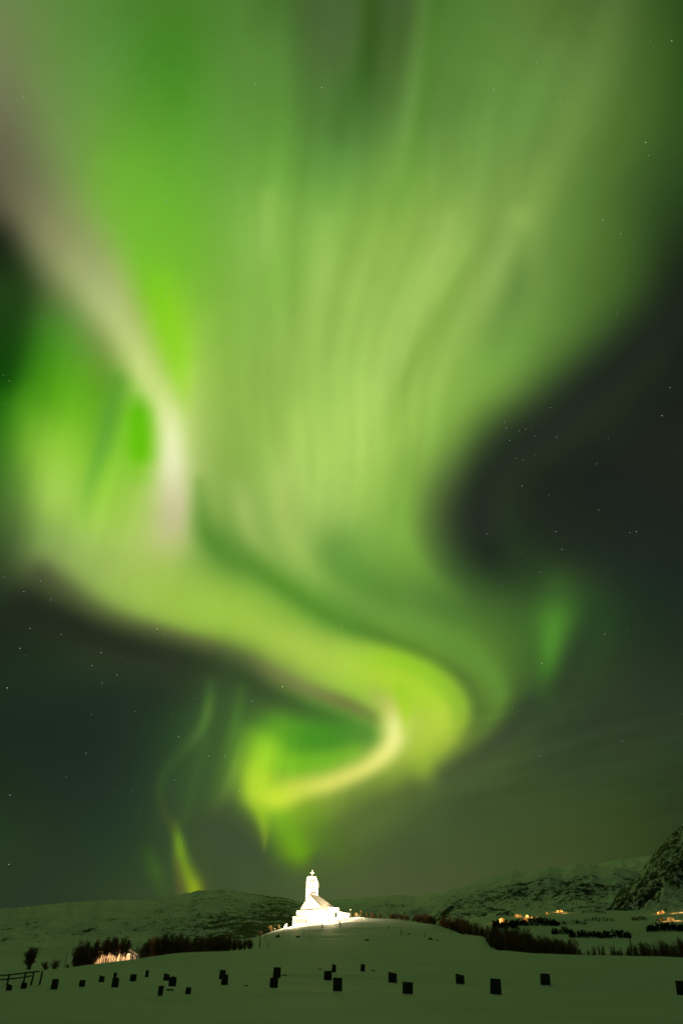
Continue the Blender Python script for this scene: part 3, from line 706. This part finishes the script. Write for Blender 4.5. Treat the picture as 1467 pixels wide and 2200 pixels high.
for x in (-2.5, -1.05, .45, 1.7):
    w = rect(MB(), x-.3, x+.3, 15.2, 16.25 if x < -2 else 15.85, 2.298, .06).build('window', M['pane'], tower)
    rect(MB(), x-.38, x+.38, 15.08, 15.18, 2.298, .16).build('sill', M['white'], w)
rect(MB(), -.35, 2.05, 12.75, 13.5, 2.298, .10).build('hatch', M['dark'], tower)
MB().box(-2.7, 2.0, 2.15, 7.35, 20.103, 20.28).build('cap', M['roof'], tower, bevel=.04)
cr = MB()
cr.tube([(-.35,2.75,20.2),(-.35,2.75,22.75)], [.26,.2], 8)
cr.box(-1.05,.35,2.62,2.88,21.6,22.0)
for x, z in ((-1.05,21.8),(.35,21.8),(-.35,22.75),(-.35,21.8)):
    n = 12
    cr.prism_y([(x+.34*math.cos(2*math.pi*k/n), z+.34*math.sin(2*math.pi*k/n)) for k in range(n)], 2.58, 2.92)
cr.build('cross', M['white'], tower)
# glazing round the lower storey
def wall_window(a, b, t0, t1, z0, z1, nm='window', m='pane', out=.05, mull=2):
    p = lerp((a[0],a[1],0),(b[0],b[1],0),t0); q = lerp((a[0],a[1],0),(b[0],b[1],0),t1)
    dx, dy = q[0]-p[0], q[1]-p[1]; L = math.hypot(dx,dy); nx, ny = dy/L, -dx/L
    def slab(s0, s1, w0, w1, o0, o1):
        P0 = (p[0]+dx*s0, p[1]+dy*s0); P1 = (p[0]+dx*s1, p[1]+dy*s1)
        return [(P0[0]+nx*o1,P0[1]+ny*o1),(P1[0]+nx*o1,P1[1]+ny*o1),(P1[0]+nx*o0,P1[1]+ny*o0),(P0[0]+nx*o0,P0[1]+ny*o0)]
    w = MB().prism(slab(0,1,z0,z1,.003,out), z0, z1).build(nm, M[m], church)
    fr = MB()
    e = .07/L
    for s in [0] + [k/mull for k in range(1, mull)] + [1]:
        fr.prism(slab(s-e, s+e, z0, z1, out+.003, out+.10), z0-.05, z1+.05)
    fr.build('frame', M['white'], w)
    return w
L0, L1 = LOW[0], LOW[1]
for k in range(6):
    wall_window(L0, L1, .05+k*.095, .05+k*.095+.075, .35 if k < 5 else .9, 1.95 if k < 5 else 1.75)
wall_window(LOW[1], LOW[2], .55, .72, .4, 2.3, mull=1)
d = wall_window(LOW[2], LOW[3], .25, .6, .3, 2.2, 'door', mull=2)
rim = MB()
for a, b in ((LOW[0],LOW[1]),(LOW[1],LOW[2]),(LOW[2],LOW[3])):
    dx, dy = b[0]-a[0], b[1]-a[1]; L = math.hypot(dx,dy); nx, ny = dy/L*.5, -dx/L*.5
    rim.prism([(a[0]+nx,a[1]+ny),(b[0]+nx,b[1]+ny),(b[0],b[1]),(a[0],a[1])], 2.2, [2.45,2.45,2.9,2.9])
rim.build('canopy', M['roof'], church)
wg = MB().add([(13.3,-1.4,5.5),(20.1,-.8,4.85),(20.1,7.4,4.85),(13.3,7.4,5.5),(13.3,-1.4,5.1),(20.1,-.8,4.95-.45),(20.1,7.4,4.5),(13.3,7.4,5.1)],
         [(0,1,2,3),(7,6,5,4),(0,4,5,1),(1,5,6,2),(2,6,7,3),(3,7,4,0)]).build('wing_roof', M['roof'], church)
for t in (.28, .46):
    wall_window((13.504,-.9),(19.7,-.3), t, t+.12, 3.4, 4.4, mull=1)
for t in (.66, .78, .90):
    wall_window((13.504,-.9),(19.7,-.3), t, t+.075, 2.7, 4.3, m='dark', mull=1)

# floodlights standing in the snow round the church
def floodlight(x, y, tgt, power, label, spot=R(95)):
    wx, wy, _ = chp(x, y, 0); z = ground_z(wx, wy)
    t = tag(empty('floodlight', (wx, wy, z)), label, 'floodlight')
    MB().tube([(0,0,-.3),(0,0,.5)], .05, 6).build('post', M['metal'], t)
    T = Vector(chp(*tgt)) - Vector((wx, wy, z+.6))
    hd = MB().box(-.22,.22,-.16,.0,-.16,.16).build('housing', M['metal'], t, bevel=.02)
    hd.location = (0,0,.62); hd.rotation_euler = T.to_track_quat('Y','Z').to_euler()
    ln = MB().box(-.19,.19,.004,.02,-.13,.13).build('lens', M['lampglow'], hd)
    lp = lamp('beam', 'SPOT', power, (1.0,.76,.42), tuple(Vector((0,0,.66))+T.normalized()*.12), t, .15, None, spot, .6)
    lp.rotation_euler = T.to_track_quat('-Z','Y').to_euler()
    return t
FP = 25000
floodlight(-15, -11, (-3,0,6), FP, 'small floodlight on the snow left of the church, aimed at its glazed corner')
floodlight(1, -17, (0,0,15), FP*2.2, 'small floodlight in front of the church tower')
floodlight(13, -16, (6,-2,9), FP*2.1, 'small floodlight before the front corner of the church roof')
floodlight(24, -11, (15,2,5), FP*.8, 'small floodlight by the right wing of the church')
floodlight(-1, -30, (0,3,19), FP*3.0, 'small floodlight lowest on the slope, aimed at the church cross', R(60))
def spill_lamp(x, y, h, power, lab):  # added lamp, throws extra warm spill on the knoll snow
    wx, wy, _ = chp(x, y, 0); z = ground_z(wx, wy)
    t = tag(empty('spill_lamp', (wx, wy, z)), lab, 'lamp')
    MB().tube([(0,0,-.3),(0,0,h-.2)], [.06,.05], 6).build('pole', M['metal'], t, True)
    MB().tube([(0,0,h-.197),(0,0,h+.0),(0,0,h+.1)], [.10,.16,.05], 8).build('lamp_glass', M['lampglow'], t)
    lamp('light', 'POINT', power, (1.0,.78,.45), (0,0,h+.25), t, .15)
spill_lamp(-8, -22, 4.5, 13000, 'slim added spill lamp before the left half of the church')
spill_lamp(9, -30, 5.0, 22000, 'slim added spill lamp before the door of the church')
spill_lamp(20, -9, 4.0, 5000, 'slim added spill lamp before the right wing of the church')

# ======================================================================
# GRAVESTONES in the snow: column, top row, bottom row, width (picture pixels), label
# ======================================================================
def stone_mesh(w, h, t, seed, taper=.08, cap=0):
    rr = random.Random(seed)
    bm = bmesh.new()
    nx, nz, ny = 4, 5, 2
    bmesh.ops.create_cube(bm, size=1)
    bmesh.ops.subdivide_edges(bm, edges=bm.edges[:], cuts=3, use_grid_fill=True)
    for v in bm.verts:
        x, y, z = v.co
        k = 1 - taper*(z+.5)
        zz = z+.5
        if cap == 1 and zz > .7: zz -= .10*abs(x)*2*(zz-.7)/.3
        if cap == 2 and zz > .7: zz -= .12*(x+.5)*(zz-.7)/.3
        v.co = (x*w*k + rr.uniform(-.012,.012)*w, y*t*k + rr.uniform(-.03,.03)*t, zz*(h+.28) - .28 + rr.uniform(-.010,.010)*h)
    bmesh.ops.bevel(bm, geom=[e for e in bm.edges if e.calc_face_angle(0) > .9], offset=.018, segments=2, affect='EDGES')
    me = bpy.data.meshes.new('gravestone'); bm.to_mesh(me); bm.free()
    me.materials.append(M['stone'])
    return me
STONES = [
 (19,2114,2128,14,'squat gravestone at the left edge below the fence rail end'),
 (51,2111,2124,13,'squat gravestone below the second fence post from the left'),
 (116.5,2103,2125,16,'tall leaning gravestone standing alone right of the fence'),
 (176,2106,2120,14,'small square gravestone between the fence and the taller pair, low on the snow'),
 (218,2095.5,2110,13,'small square gravestone just left of and behind the taller one'),
 (246.5,2089.5,2104,7,'thin gravestone peeking over the top of a broader one'),
 (247,2101,2121,16,'broad upright gravestone with a thin one right behind it'),
 (285.5,2093,2108,14,'square gravestone right of the broad and thin pair'),
 (315,2084.5,2099.5,7.5,'narrow gravestone farthest up the slope on the left'),
 (357.5,2091,2107,15,'gravestone half hidden behind the left shoulder of a bigger one'),
 (370,2097,2119,17,'big square gravestone overlapping the one behind its left shoulder'),
 (344,2118,2139,12,'narrow gravestone standing lowest on the left half of the snow'),
 (404,2121,2136,12,'small gravestone low on the snow, right of the narrow low one'),
 (477,2084,2104,14,'dark gravestone mostly hidden behind a brown one, left of centre'),
 (482,2094,2116,16,'brownish gravestone close in front of a darker one, left of centre'),
 (594.5,2078.5,2101,17,'tall gravestone with a low snow-sunk slab beside its foot'),
 (588,2100.5,2122,19,'broad gravestone in front of the tall one, below the church'),
 (717,2071,2089,10,'slim gravestone at the back of a group of three below the church'),
 (704,2086,2106,18,'wide gravestone in the middle of the group of three'),
 (725,2101,2129,21,'largest gravestone of the group of three, nearest the camera'),
 (779,2072,2087,10,'slim lone gravestone right of the group of three'),
 (843.5,2088.5,2111,19,'wide gravestone up-slope of its neighbour, right of centre'),
 (875.5,2110,2135,24,'big wide gravestone down-slope, right of centre, tilted slightly'),
 (988.5,2093,2114,20,'square gravestone between the big tilted one and the tallest on the right'),
 (1065,2103,2136,26,'tallest and broadest gravestone, on the right half of the snow'),
 (1171.5,2092,2116,23,'lone broad gravestone well right of the tallest one'),
 (1465,2107,2138,24,'gravestone cut off by the right edge of the photo'),
]
for k, (x, yt, yb, w, lab) in enumerate(STONES):
    p = hit(x, yb); mx, mz = per_px(p)
    yaw = -math.atan2(p[0], p[1]) + random.uniform(-.35,.35) - .12
    W, H = w*mx*.93, (yb-yt)*mz
    o = put('gravestone', stone_mesh(W, H, max(.16, W*random.uniform(.32,.5)), 100+k, random.uniform(.0,.10), random.choice((0,0,1,2))), p, yaw)
    o.rotation_euler.x = random.uniform(-.05,.03); o.rotation_euler.y = random.uniform(-.03,.03)
    tag(o, lab, 'gravestone', 'gravestones standing in the snow')
SLABS = [(609,2096,22,'low snow-sunk slab beside the tall gravestone, tip showing'),(688,2083,12,'tiny dark slab tip behind the group of three gravestones'),
         (366,2128,18,'dark slab tip in the snow between the two low narrow gravestones'),(530,2119,9,'little dark lump in the snow right of the brown gravestone'),
         (802,2086,12,'flat dark slab tip right of the slim lone gravestone')]
for k, (x, y, w, lab) in enumerate(SLABS):
    p = hit(x, y); mx, mz = per_px(p)
    o = put('sunken_slab', stone_mesh(w*mx, .10, .35, 300+k, .3, 2), (p[0], p[1], p[2]-.02), random.uniform(-.4,.4))
    o.rotation_euler.y = -.12
    tag(o, lab, 'grave slab')

# ======================================================================
# TREES AND BUSHES: bare, many-stemmed northern birch and willow
# ======================================================================
def birch_meshes(seed, stems, spread, dense, mtw='twig', tall=1.0, low=.10):
    rr = random.Random(seed)
    tr, cw = MB(), MB()
    def twig(p, d, L, w):
        q = p + d*L*.55; e = p + d*L + Vector((rr.uniform(-.1,.1), rr.uniform(-.1,.1), .10))*L
        s = d.cross(Vector((rr.uniform(-1,1), rr.uniform(-1,1), rr.uniform(-.3,.3)))).normalized()*w
        cw.add([p-s, p+s, q+s*.8, q-s*.8, e], [(0,1,2,3),(3,2,4)])
        return q, e
    for i in range(stems):
        a = rr.uniform(0, 2*math.pi); lean = rr.uniform(.05, 1)*spread
        base = Vector((math.cos(a), math.sin(a), 0))*rr.uniform(.0,.10)*(.6+spread) + Vector((0,0,-.06))
        H = rr.uniform(.62, 1.0)*tall
        top = base + Vector((math.cos(a)*lean*.6, math.sin(a)*lean*.6, H))
        bend = Vector((rr.uniform(-.05,.05), rr.uniform(-.05,.05), 0))
        pts = [base.lerp(top, t) + bend*math.sin(math.pi*t) - Vector((math.cos(a),math.sin(a),0))*lean*.12*math.sin(math.pi*t) for t in (0,.25,.5,.75,1)]
        tr.tube(pts, [.017,.014,.011,.008,.004], 4)
        for b in range(int(dense*rr.uniform(.8,1.2))):
            t = rr.uniform(low, 1.0)**.85
            k = min(3, int(t*4)); p = pts[k].lerp(pts[k+1], t*4-k)
            ang = rr.uniform(0, 2*math.pi); up = rr.uniform(.5, 1.9)
            d = Vector((math.cos(ang), math.sin(ang), up)).normalized()
            L = rr.uniform(.15,.32)*(1.05-.35*t)
            q, e = twig(p, d, L, .0052)
            for c in range(rr.randint(5,9)):
                d2 = (d + Vector((rr.uniform(-1,1), rr.uniform(-1,1), rr.uniform(-.4,.7)))).normalized()
                twig(p + d*L*rr.uniform(.2,.95), d2, L*rr.uniform(.35,.7), .0040)
    return tr.mesh('trunk', M['bark']), cw.mesh('crown', M[mtw])
BIRCH = [birch_meshes(40+k, s, sp, de) for k, (s, sp, de) in enumerate([(7,.55,30),(9,.45,26),(6,.35,34),(10,.7,24),(5,.3,38),(8,.6,30),(4,.25,40),(7,.4,32)])]
SPARSE = [birch_meshes(80+k, s, sp, de) for k, (s, sp, de) in enumerate([(3,.3,12),(4,.5,10),(2,.25,16),(5,.55,9)])]
ROUND = [birch_meshes(240, 13, .42, 46, low=.2)]
FULL = [birch_meshes(200+k, s, sp, de) for k, (s, sp, de) in enumerate([(14,.9,34),(12,.7,34)])]
TALL = [birch_meshes(220+k, s, sp, de, low=.55) for k, (s, sp, de) in enumerate([(4,.4,34),(3,.3,40),(5,.55,30)])]
GOLD = [birch_meshes(120+k, s, sp, de, 'straw') for k, (s, sp, de) in enumerate([(9,.8,26),(7,.6,28),(10,.95,22)])]
def tree(name, kind, p, h, label, cat, group=None, sx=1.0, k=None, simple=False):
    tm, cm = kind[random.randrange(len(kind)) if k is None else k]
    t = tag(empty(name, p, random.uniform(0, 6.28)), label, cat, group)
    s = (h*sx, h*sx*random.uniform(.85,1.15), h)
    put('trunk', tm, (0,0,0), 0, s, t); put('crown', cm, (0,0,0), 0, s, t)
    return t
def height_to(p, ytop):
    x, y = project(p)
    return max(.3, (y-ytop)*per_px(p)[1])
# left belt behind the crest of the field
p = at(60, 2086, 158); tree('bare_birch', ROUND, p, height_to(p, 2034)*1.05, 'lone round bare birch behind the fence, left of the tree belt', 'tree', sx=1.15, k=0)
GL = 'birches in the belt left of the knoll'
def belt(x0, x1, n, dr, top, label, group, kind=BIRCH, sx=(.7,1.1), name='bare_birch'):
    for i in range(n):
        x = x0 + (x1-x0)*(i+random.uniform(.1,.9))/n
        f = (x-x0)/(x1-x0)
        p = at(x, 2050, random.uniform(*dr))
        yt = np.interp(x, [t[0] for t in top], [t[1] for t in top]) + random.choice((-5,-2,0,3,5,9,13))
        tree(name, kind, p, height_to(p, yt), label, 'tree', group, random.uniform(*sx))
belt(160, 205, 9, (172,186), [(150,2032),(175,2024),(200,2026)], 'bare dark birch in the thick clump left of the lit house', 'birches left of the lit house')
belt(203, 278, 13, (186,193), [(200,2022),(240,2012),(280,2020)], 'bare birch with stems silhouetted against the lit house wall', 'birches in front of the lit house', TALL, (.5,.8))
belt(200, 275, 8, (172,180), [(200,2026),(240,2016),(280,2024)], 'bare birch with stems silhouetted against the lit house wall', 'birches in front of the lit house', TALL, (.5,.8))
belt(282, 312, 4, (172,190), [(280,2028),(312,2022)], 'sparse bare birch beside the small lit shed', 'birches by the lit shed', SPARSE)
belt(308, 420, 22, (170,200), [(300,2022),(340,2010),(420,2010)], 'bare dark birch in the belt between the lit shed and the knoll', GL)
belt(415, 542, 30, (172,205), [(415,2012),(450,2010),(500,2012),(545,2018)], 'bare dark birch in the dense hedge-like end of the belt by the knoll foot', 'birches at the knoll end of the belt')
for x, y, d, h, lab in ((100,2082,168,1.7,'low dark bush left of the pale pole'),(118,2084,165,2.0,'widest low dark bush beside the pale pole'),(147,2084,170,1.2,'small dark bush right of the pale pole')):
    p = at(x, y, d); tree('low_bush', BIRCH, p, h, lab, 'bush', sx=1.25, k=3)
# right belt along the edge of the field
RB = [(1040,2010),(1070,2006),(1100,2004),(1140,2008),(1180,2012),(1225,2022),(1250,2032),(1290,2030),(1340,2026),(1400,2018),(1470,2012),(1500,2010)]
belt(1046, 1235, 52, (158,230), RB, 'bare dark birch in the thick belt right of the knoll', 'birches in the belt right of the knoll')
belt(1235, 1490, 44, (150,215), [(a, b+6) for a, b in RB], 'bare dark birch in the thin belt along the right edge of the field', 'birches along the right edge of the field', BIRCH, (.5,.75))
belt(990, 1060, 16, (330,400), [(980,1974),(1060,1992)], 'bare birch on the knoll shoulder above the right tree belt', 'birches on the knoll shoulder')
belt(1050, 1130, 18, (260,330), [(1050,1990),(1130,1998)], 'bare birch in the slope wood below the knoll shoulder', 'birches on the slope below the shoulder')
# thin scrub behind the church knoll, right
belt(786, 1000, 58, (416,448), [(790,1967),(850,1965),(900,1968),(1000,1976)], 'bare reddish scrub birch along the knoll brow right of the church', 'scrub along the knoll brow', FULL+BIRCH, (.9,1.5))
# single shrubs on the knoll
for x, y, h, k, lab in ((609,2006,18,2,'bare shrub under the left end of the church'),(570,2017,17,1,'bare shrub low on the left flank of the knoll'),(652,2012,16,2,'thin bare shrub below the church glazing'),
     (693,1996,17,3,'spreading bare shrub below the church front corner'),(732,1994,20,3,'tall spreading bare shrub below the church door'),(576,2038,18,0,'leaning bare sapling beside the dark post'),
     (862,2010,16,1,'small upright shrub on the slope right of the church'),(912,2014,14,2,'thin sapling beside the boulders'),(835,1999,14,0,'small shrub just below the knoll brow'),
     (600,2012,8,3,'low scrub patch on the knoll'),(664,2014,7,3,'dark low scrub in the middle of the knoll'),(620,2014,6,3,'low scrub beside the dark scrub patch')):
    p = hit(x, y, 100); tree('bare_shrub', SPARSE, p, h*per_px(p)[1], lab, 'shrub', sx=.9 if k == 3 else .6, k=k)
# floodlit shrubs beside the church
for x, y, d, h, sx, lab in ((582,2003,408,2.9,1.0,'golden lit shrub on the brow left of the church'),(558,2012,400,2.2,1.2,'low golden shrub farthest left on the brow'),(599,1998,414,2.4,.7,'slim golden shrub between the posts and the church'),
     (775,1972,437,3.4,.8,'tall golden lit shrub right of the church wing'),(765,1973,432,2.2,1.0,'low golden shrub close to the church wing'),(787,1972,440,2.3,.8,'rounded golden shrub farthest right of the church'),
     (489,2018,330,2.6,.9,'faintly lit golden shrub behind the tree belt')):
    p = at(x, y, d); tree('lit_shrub', GOLD, p, h, lab, 'shrub', sx=sx)
def marker(x, y, d, h, lab):
    p = at(x, y, d)
    tag(put('post', MB().tube([(0,0,-.3),(0,0,h*.5),(0,0,h)], [.16,.15,.13], 8).mesh('post', M['white'], True), p), lab, 'post')
marker(612, 1996, 414, 1.5, 'thin white post left of the church, the outer of two'); marker(616, 1994, 415, 1.9, 'thicker white post left of the church, nearest its wall')
marker(766, 1972, 434, 2.0, 'white post among the golden shrubs right of the church')
def fl2(x, y, d, tgt, power, lab):
    p = at(x, y, d)
    t = tag(empty('garden_lamp', p), lab, 'lamp')
    MB().tube([(0,0,-.2),(0,0,.7)], .06, 6).build('post', M['metal'], t)
    MB().tube([(0,0,.703),(0,0,.86)], [.12,.08], 8).build('lamp_glass', M['lampglow'], t)
    lamp('light', 'POINT', power, (1.0,.76,.40), (0,0,1.0), t, .1)
fl2(590, 2003, 409, None, 900, 'little garden lamp lighting the shrubs left of the church')
fl2(771, 1973, 430, None, 1300, 'little garden lamp lighting the shrubs right of the church')

# boulders on the knoll
for k, (x, y, w, lab) in enumerate(((788,2021,8,'brown boulder on the smooth snow below the church'),(924,2019,8,'brown boulder at the right of the knoll, bigger of two'),(939,2021,5,'small brown boulder right of the bigger one'),
       (597,2014,10,'dark flat rock left on the knoll'),(640,2014,7,'dark rock in the scrub under the church'),(878,2008,5,'small rock up-slope of the boulder pair'))):
    p = hit(x, y, 100); mx, mz = per_px(p)
    bm = bmesh.new(); bmesh.ops.create_icosphere(bm, subdivisions=3, radius=.5)
    rr = random.Random(k)
    for v in bm.verts:
        n = float(fbm(np.array(v.co.x*2.2+k*7), np.array(v.co.y*2.2+v.co.z*3.1), 3, k))
        v.co *= 1 + .3*n
        v.co.z = max(v.co.z, -.2)*.75
    me = bpy.data.meshes.new('boulder'); bm.to_mesh(me); bm.free(); me.materials.append(M['boulder'])
    tag(put('boulder', me, p, k, (w*mx*1.1,)*3), lab, 'boulder')

# ======================================================================
# FENCE, POLES
# ======================================================================
fp = [hit(15,2117), hit(50,2114.5), hit(67,2116.5), hit(85,2116.5)]
fd = [HYP(q[0], q[1]) for q in fp]
fence = tag(empty('wooden_fence', fp[0]), 'dark wooden post and rail fence running in from the left edge', 'fence')
o0 = Vector(fp[0])
for q, yt in zip(fp, (2092,2088,2086,2085)):
    h = height_to(q, yt); v = Vector(q)-o0
    MB().tube([v+Vector((0,0,-.3)), v+Vector((.02,0,h*.6)), v+Vector((0,.02,h))], [.055,.05,.045], 6).build('post', M['wood'], fence)
def rp(px, py, d):
    r = ray(px, py); return Vector(r*(d/HYP(r[0], r[1]))) - o0
for a in ([(-60,2098.5,fd[0]-6),(15,2095,fd[0]),(51,2091,fd[1]),(68,2089,fd[2]),(87,2086.5,fd[3])], [(-60,2108,fd[0]-6),(15,2104,fd[0]),(51,2100,fd[1]),(69,2096.5,fd[2])]):
    MB().tube([rp(*q)+Vector((0,-.09,0)) for q in a], .036, 6).build('rail', M['wood'], fence)
def pole(x, yb, yt, d, r, m, lab, arm=False, group=None):
    p = at(x, yb, d); h = height_to(p, yt)
    t = tag(empty('utility_pole', p), lab, 'pole', group)
    MB().tube([(0,0,-.5),(.02,0,h*.5),(0,0,h)], [r,r*.85,r*.7], 7).build('shaft', m, t, True)
    if arm: MB().box(-.75,.75,-.06,.06,h-.5,h-.38).build('crossarm', m, t)
    else: MB().tube([(0,0,h-.003),(0,0,h+.08)], [r*.9,r*.3], 7).build('cap', M['metal'], t)
pole(137, 2088, 2045, 164, .09, M['palepost'], 'pale thin pole left of the lit house')
pole(557, 2040, 2009, 190, .13, M['wood'], 'dark post at the left foot of the knoll')
pole(1358, 2056, 1999, 172, .13, M['wood'], 'dark utility pole rising from the right tree belt', True)
pole(1050, 2040, 1994, 205, .07, M['palepost'], 'thin pale pole in front of the tree belt right of the knoll')

# ======================================================================
# HOUSES
# ======================================================================
def house(p, w, l, h, rh, yaw, label, lit=2, group=None, wallm='housewall', chimney=True):
    t = tag(empty('house', p, yaw), label, 'house', group)
    gable = [(-w/2,-1.5),(w/2,-1.5),(w/2,h),(0,h+rh),(-w/2,h)]
    wl_ = MB().prism_y(gable, -l/2, l/2).build('wall', M[wallm], t)
    s = math.hypot(w/2, rh); o = .35
    rf = MB()
    for sg in (-1,1):
        e = (sg*(w/2+o), h-o*rh/(w/2)); r0 = (0, h+rh)
        a = [e, (e[0], e[1]+.22), (r0[0], r0[1]+.24), (r0[0], r0[1]+.012)]
        if sg > 0: a = a[::-1]
        rf.prism_y([(x+sg*.003, z+.012) for x, z in a][::-1], -l/2-.4, l/2+.4)
    rfo = rf.build('roof', M['houseroof'], t)
    if chimney:
        MB().box(.25,.85,-.3,.3,h+rh*.6,h+rh+.8).build('chimney', M['dark'], rfo)
    for k in range(lit):
        x = -w*.28 + k*(w*.56/max(1,lit-1))
        wi = MB().box(x-.5,x+.5,-l/2-.05,-l/2-.003,.9,2.1).build('window', M['pane'], t)
        MB().box(x-.6,x+.6,-l/2-.14,-l/2-.053,.78,.88).build('sill', M['white'], wi)
        MB().box(x-.04,x+.04,-l/2-.09,-l/2-.053,.9,2.1).build('frame', M['white'], wi)
    return t
def street_lamp(p, h, power, col, lab, group=None, m='lampglow', yaw=0.0):
    t = tag(empty('street_lamp', p, yaw), lab, 'street lamp', group)
    MB().tube([(0,0,-.4),(0,0,h*.9),(.25,0,h),(.9,0,h+.1)], [.09,.07,.06,.05], 7).build('pole', M['metal'], t, True)
    MB().tube([(.75,0,h+.13),(1.05,0,h+.14),(1.45,0,h+.10)], [.08,.14,.06], 8).build('lamp_head', M['metal'], t, True)
    MB().box(.85,1.38,-.10,.10,h-.06,h+.0).build('lamp_glass', M[m], t)
    lamp('light', 'POINT', power, col, (1.1,0,h-.25), t, .15)
    return t
WARM = (1.0,.43,.09)
# the lit house behind the left belt
p = at(229, 2072, 206)
house((p[0], p[1], p[2]-.2), 10.0, 9, 2.5, 1.3, -math.atan2(p[0], p[1])+.12, 'pale gabled house lit warm by a lamp behind the left birches', 0, wallm='white')
q = at(233, 2074, 196)
street_lamp(q, 2.2, 1200, (1.0,.52,.20), 'low lamp shining on the pale house wall behind the birches', yaw=1.2)
p = at(288, 2062, 206)
house((p[0], p[1], p[2]-.1), 3.6, 5, 2.0, .8, -math.atan2(p[0], p[1])-.5, 'small shed with a lit wall right of the pale house', 0, wallm='white', chimney=False)
q = at(282, 2066, 199); street_lamp(q, 1.9, 160, (1.0,.60,.28), 'low lamp beside the small lit shed', yaw=2.5)
q = at(305, 2058, 196); street_lamp(q, height_to(q, 2048), 60, (.9,.95,1.0), 'small bluish white lamp at the edge of the tree belt', m='coolglow')

# valley houses far off on the right
def far_house(px, py, lab, w=9, yaw=.3, lit=3, lampw=900, lh=5.0, d=None):
    p = hit(px, py, 500) if d is None else at(px, py, d)
    house(p, w, 11, 3.2, 2.6, -math.atan2(p[0], p[1])+yaw, lab, lit)
    if lampw:
        r = Vector((p[0], p[1], 0)).normalized(); s = Vector((r.y, -r.x, 0))
        l = Vector(p) - r*11 + s*random.choice((-4,5))
        street_lamp((l.x, l.y, ground_z(l.x, l.y)), lh, lampw, WARM, 'street lamp in front of the ' + lab.split(',')[0], yaw=random.uniform(0,6))
LW = 10000
far_house(1077, 1980, 'low lit house farthest left in the valley village', 11, .2, 3, LW*.7)
far_house(1110, 1969, 'lit house on the rise left of the bright road', 9, -.3, 3, LW*.5)
far_house(1116, 1970, 'narrow lit house touching its neighbour by the road', 7, .4, 2, LW*.4)
far_house(1131, 1971, 'lit house at the top end of the bright road', 8, .1, 2, LW*1.2)
far_house(1122, 1981, 'small lit house below the road bend, left of two', 7, .3, 2, LW*.3)
far_house(1130, 1980, 'broader lit house below the road bend, right of two', 8, -.2, 3, LW*.4)
far_house(1173, 1964, 'dim lit house alone in the middle of the valley', 8, .3, 2, LW*.12)
far_house(1198, 1960, 'bright house uppermost in the valley, left of two', 8, .2, 3, LW*.7)
far_house(1205, 1960, 'bright tall house uppermost in the valley, right of two', 9, -.2, 3, LW*.9)
far_house(1414, 1964, 'lit house under the rocky crag, left of two', 8, .2, 2, LW*.35)
far_house(1423, 1962, 'tall lit house under the rocky crag, right of two', 8, -.2, 2, LW*.5, 7)
far_house(1418, 1979, 'reddish dark house below the crag houses', 10, .5, 1, 0)
far_house(1440, 1979, 'dark house at the right end of the lit lower road', 8, -.4, 1, 0)
for x, y, pw, lab in ((1142,1972,LW*.7,'street lamp over the bright bend of the valley road'),(1150,1971,LW*.25,'street lamp at the right end of the bright road bend'),(1213,1962,LW*.4,'street lamp right of the brightest valley houses'),
       (1445,1963,LW*.25,'street lamp on the upper lit road below the crag'),(1465,1961,LW*.4,'street lamp where the upper road leaves the photo'),(1429,1980,LW*.3,'street lamp on the lower lit road below the crag'),(1456,1979,LW*.3,'street lamp at the right end of the lower lit road')):
    p = hit(x, y, 500); street_lamp(p, 6.0, pw, (1.0,.48,.12), lab, yaw=random.uniform(0,6))

# woods far off in the valley, read as dark masses
def wood(name, label, patches, dens, hgt):
    mb = MB(); rr = random.Random(hash(label) % 1000 if False else len(label))
    for x0, x1, y0, y1 in patches:
        n = int(dens*(x1-x0)*max(2, y1-y0)/26)
        for _ in range(n):
            a, b = rr.random(), rr.random()
            px, py = x0+(x1-x0)*a, y1 + (y0-y1)*b*math.sin(math.pi*min(.97,max(.03,a)))**.6
            p = hit(px, py, 450); h = hgt*rr.choice((.35,.5,.7,.8,1.0,1.3))*rr.uniform(.8,1.1); r = h*rr.uniform(.22,.36)
            for k in range(9):
                an = rr.uniform(0,6.28); zz = rr.uniform(.05,.75)*h; rad = r*rr.uniform(.2,1)*(1-.5*zz/h)
                c = Vector((p[0]+math.cos(an)*rad, p[1]+math.sin(an)*rad, p[2]+zz))
                u = Vector((rr.uniform(-1,1), rr.uniform(-1,1), rr.uniform(-.4,.4))).normalized()*r*.45
                mb.add([c-u, c+u, c+u*.2+Vector((rr.uniform(-.2,.2)*r, rr.uniform(-.2,.2)*r, h*rr.uniform(.2,.34)))], [(0,1,2)])
            mb.tube([(p[0],p[1],p[2]-.3),(p[0],p[1],p[2]+h*.7)], [.15,.05], 3)
    tag(mb.build(name, M['fir']), label, 'wood', kind='stuff')
wood('wood', 'dark wood on the rise behind the valley village', [(1066,1104,1958,1969)], 9, 6.5)
wood('wood', 'large dark wood in front of the valley village', [(1100,1200,1975,1991),(1060,1110,1984,1996)], 10, 6.5)
wood('wood', 'narrow dark woods strung over the lower valley', [(1186,1230,2002,2009),(1225,1292,2010,2016),(1290,1356,2010,2017)], 9, 5.0)
wood('wood', 'dark scrub woods in the valley below the crag', [(1388,1480,1993,2003),(1356,1390,1974,1979),(1195,1232,1956,1960),(1250,1300,1957,1963),(1427,1432,1950,1960)], 8, 5.5)
wood('wood', 'broken lines of scrub across the middle valley', [(1200,1260,1980,1988),(1255,1320,1973,1981),(1300,1340,2003,2007)], 5, 4.0)
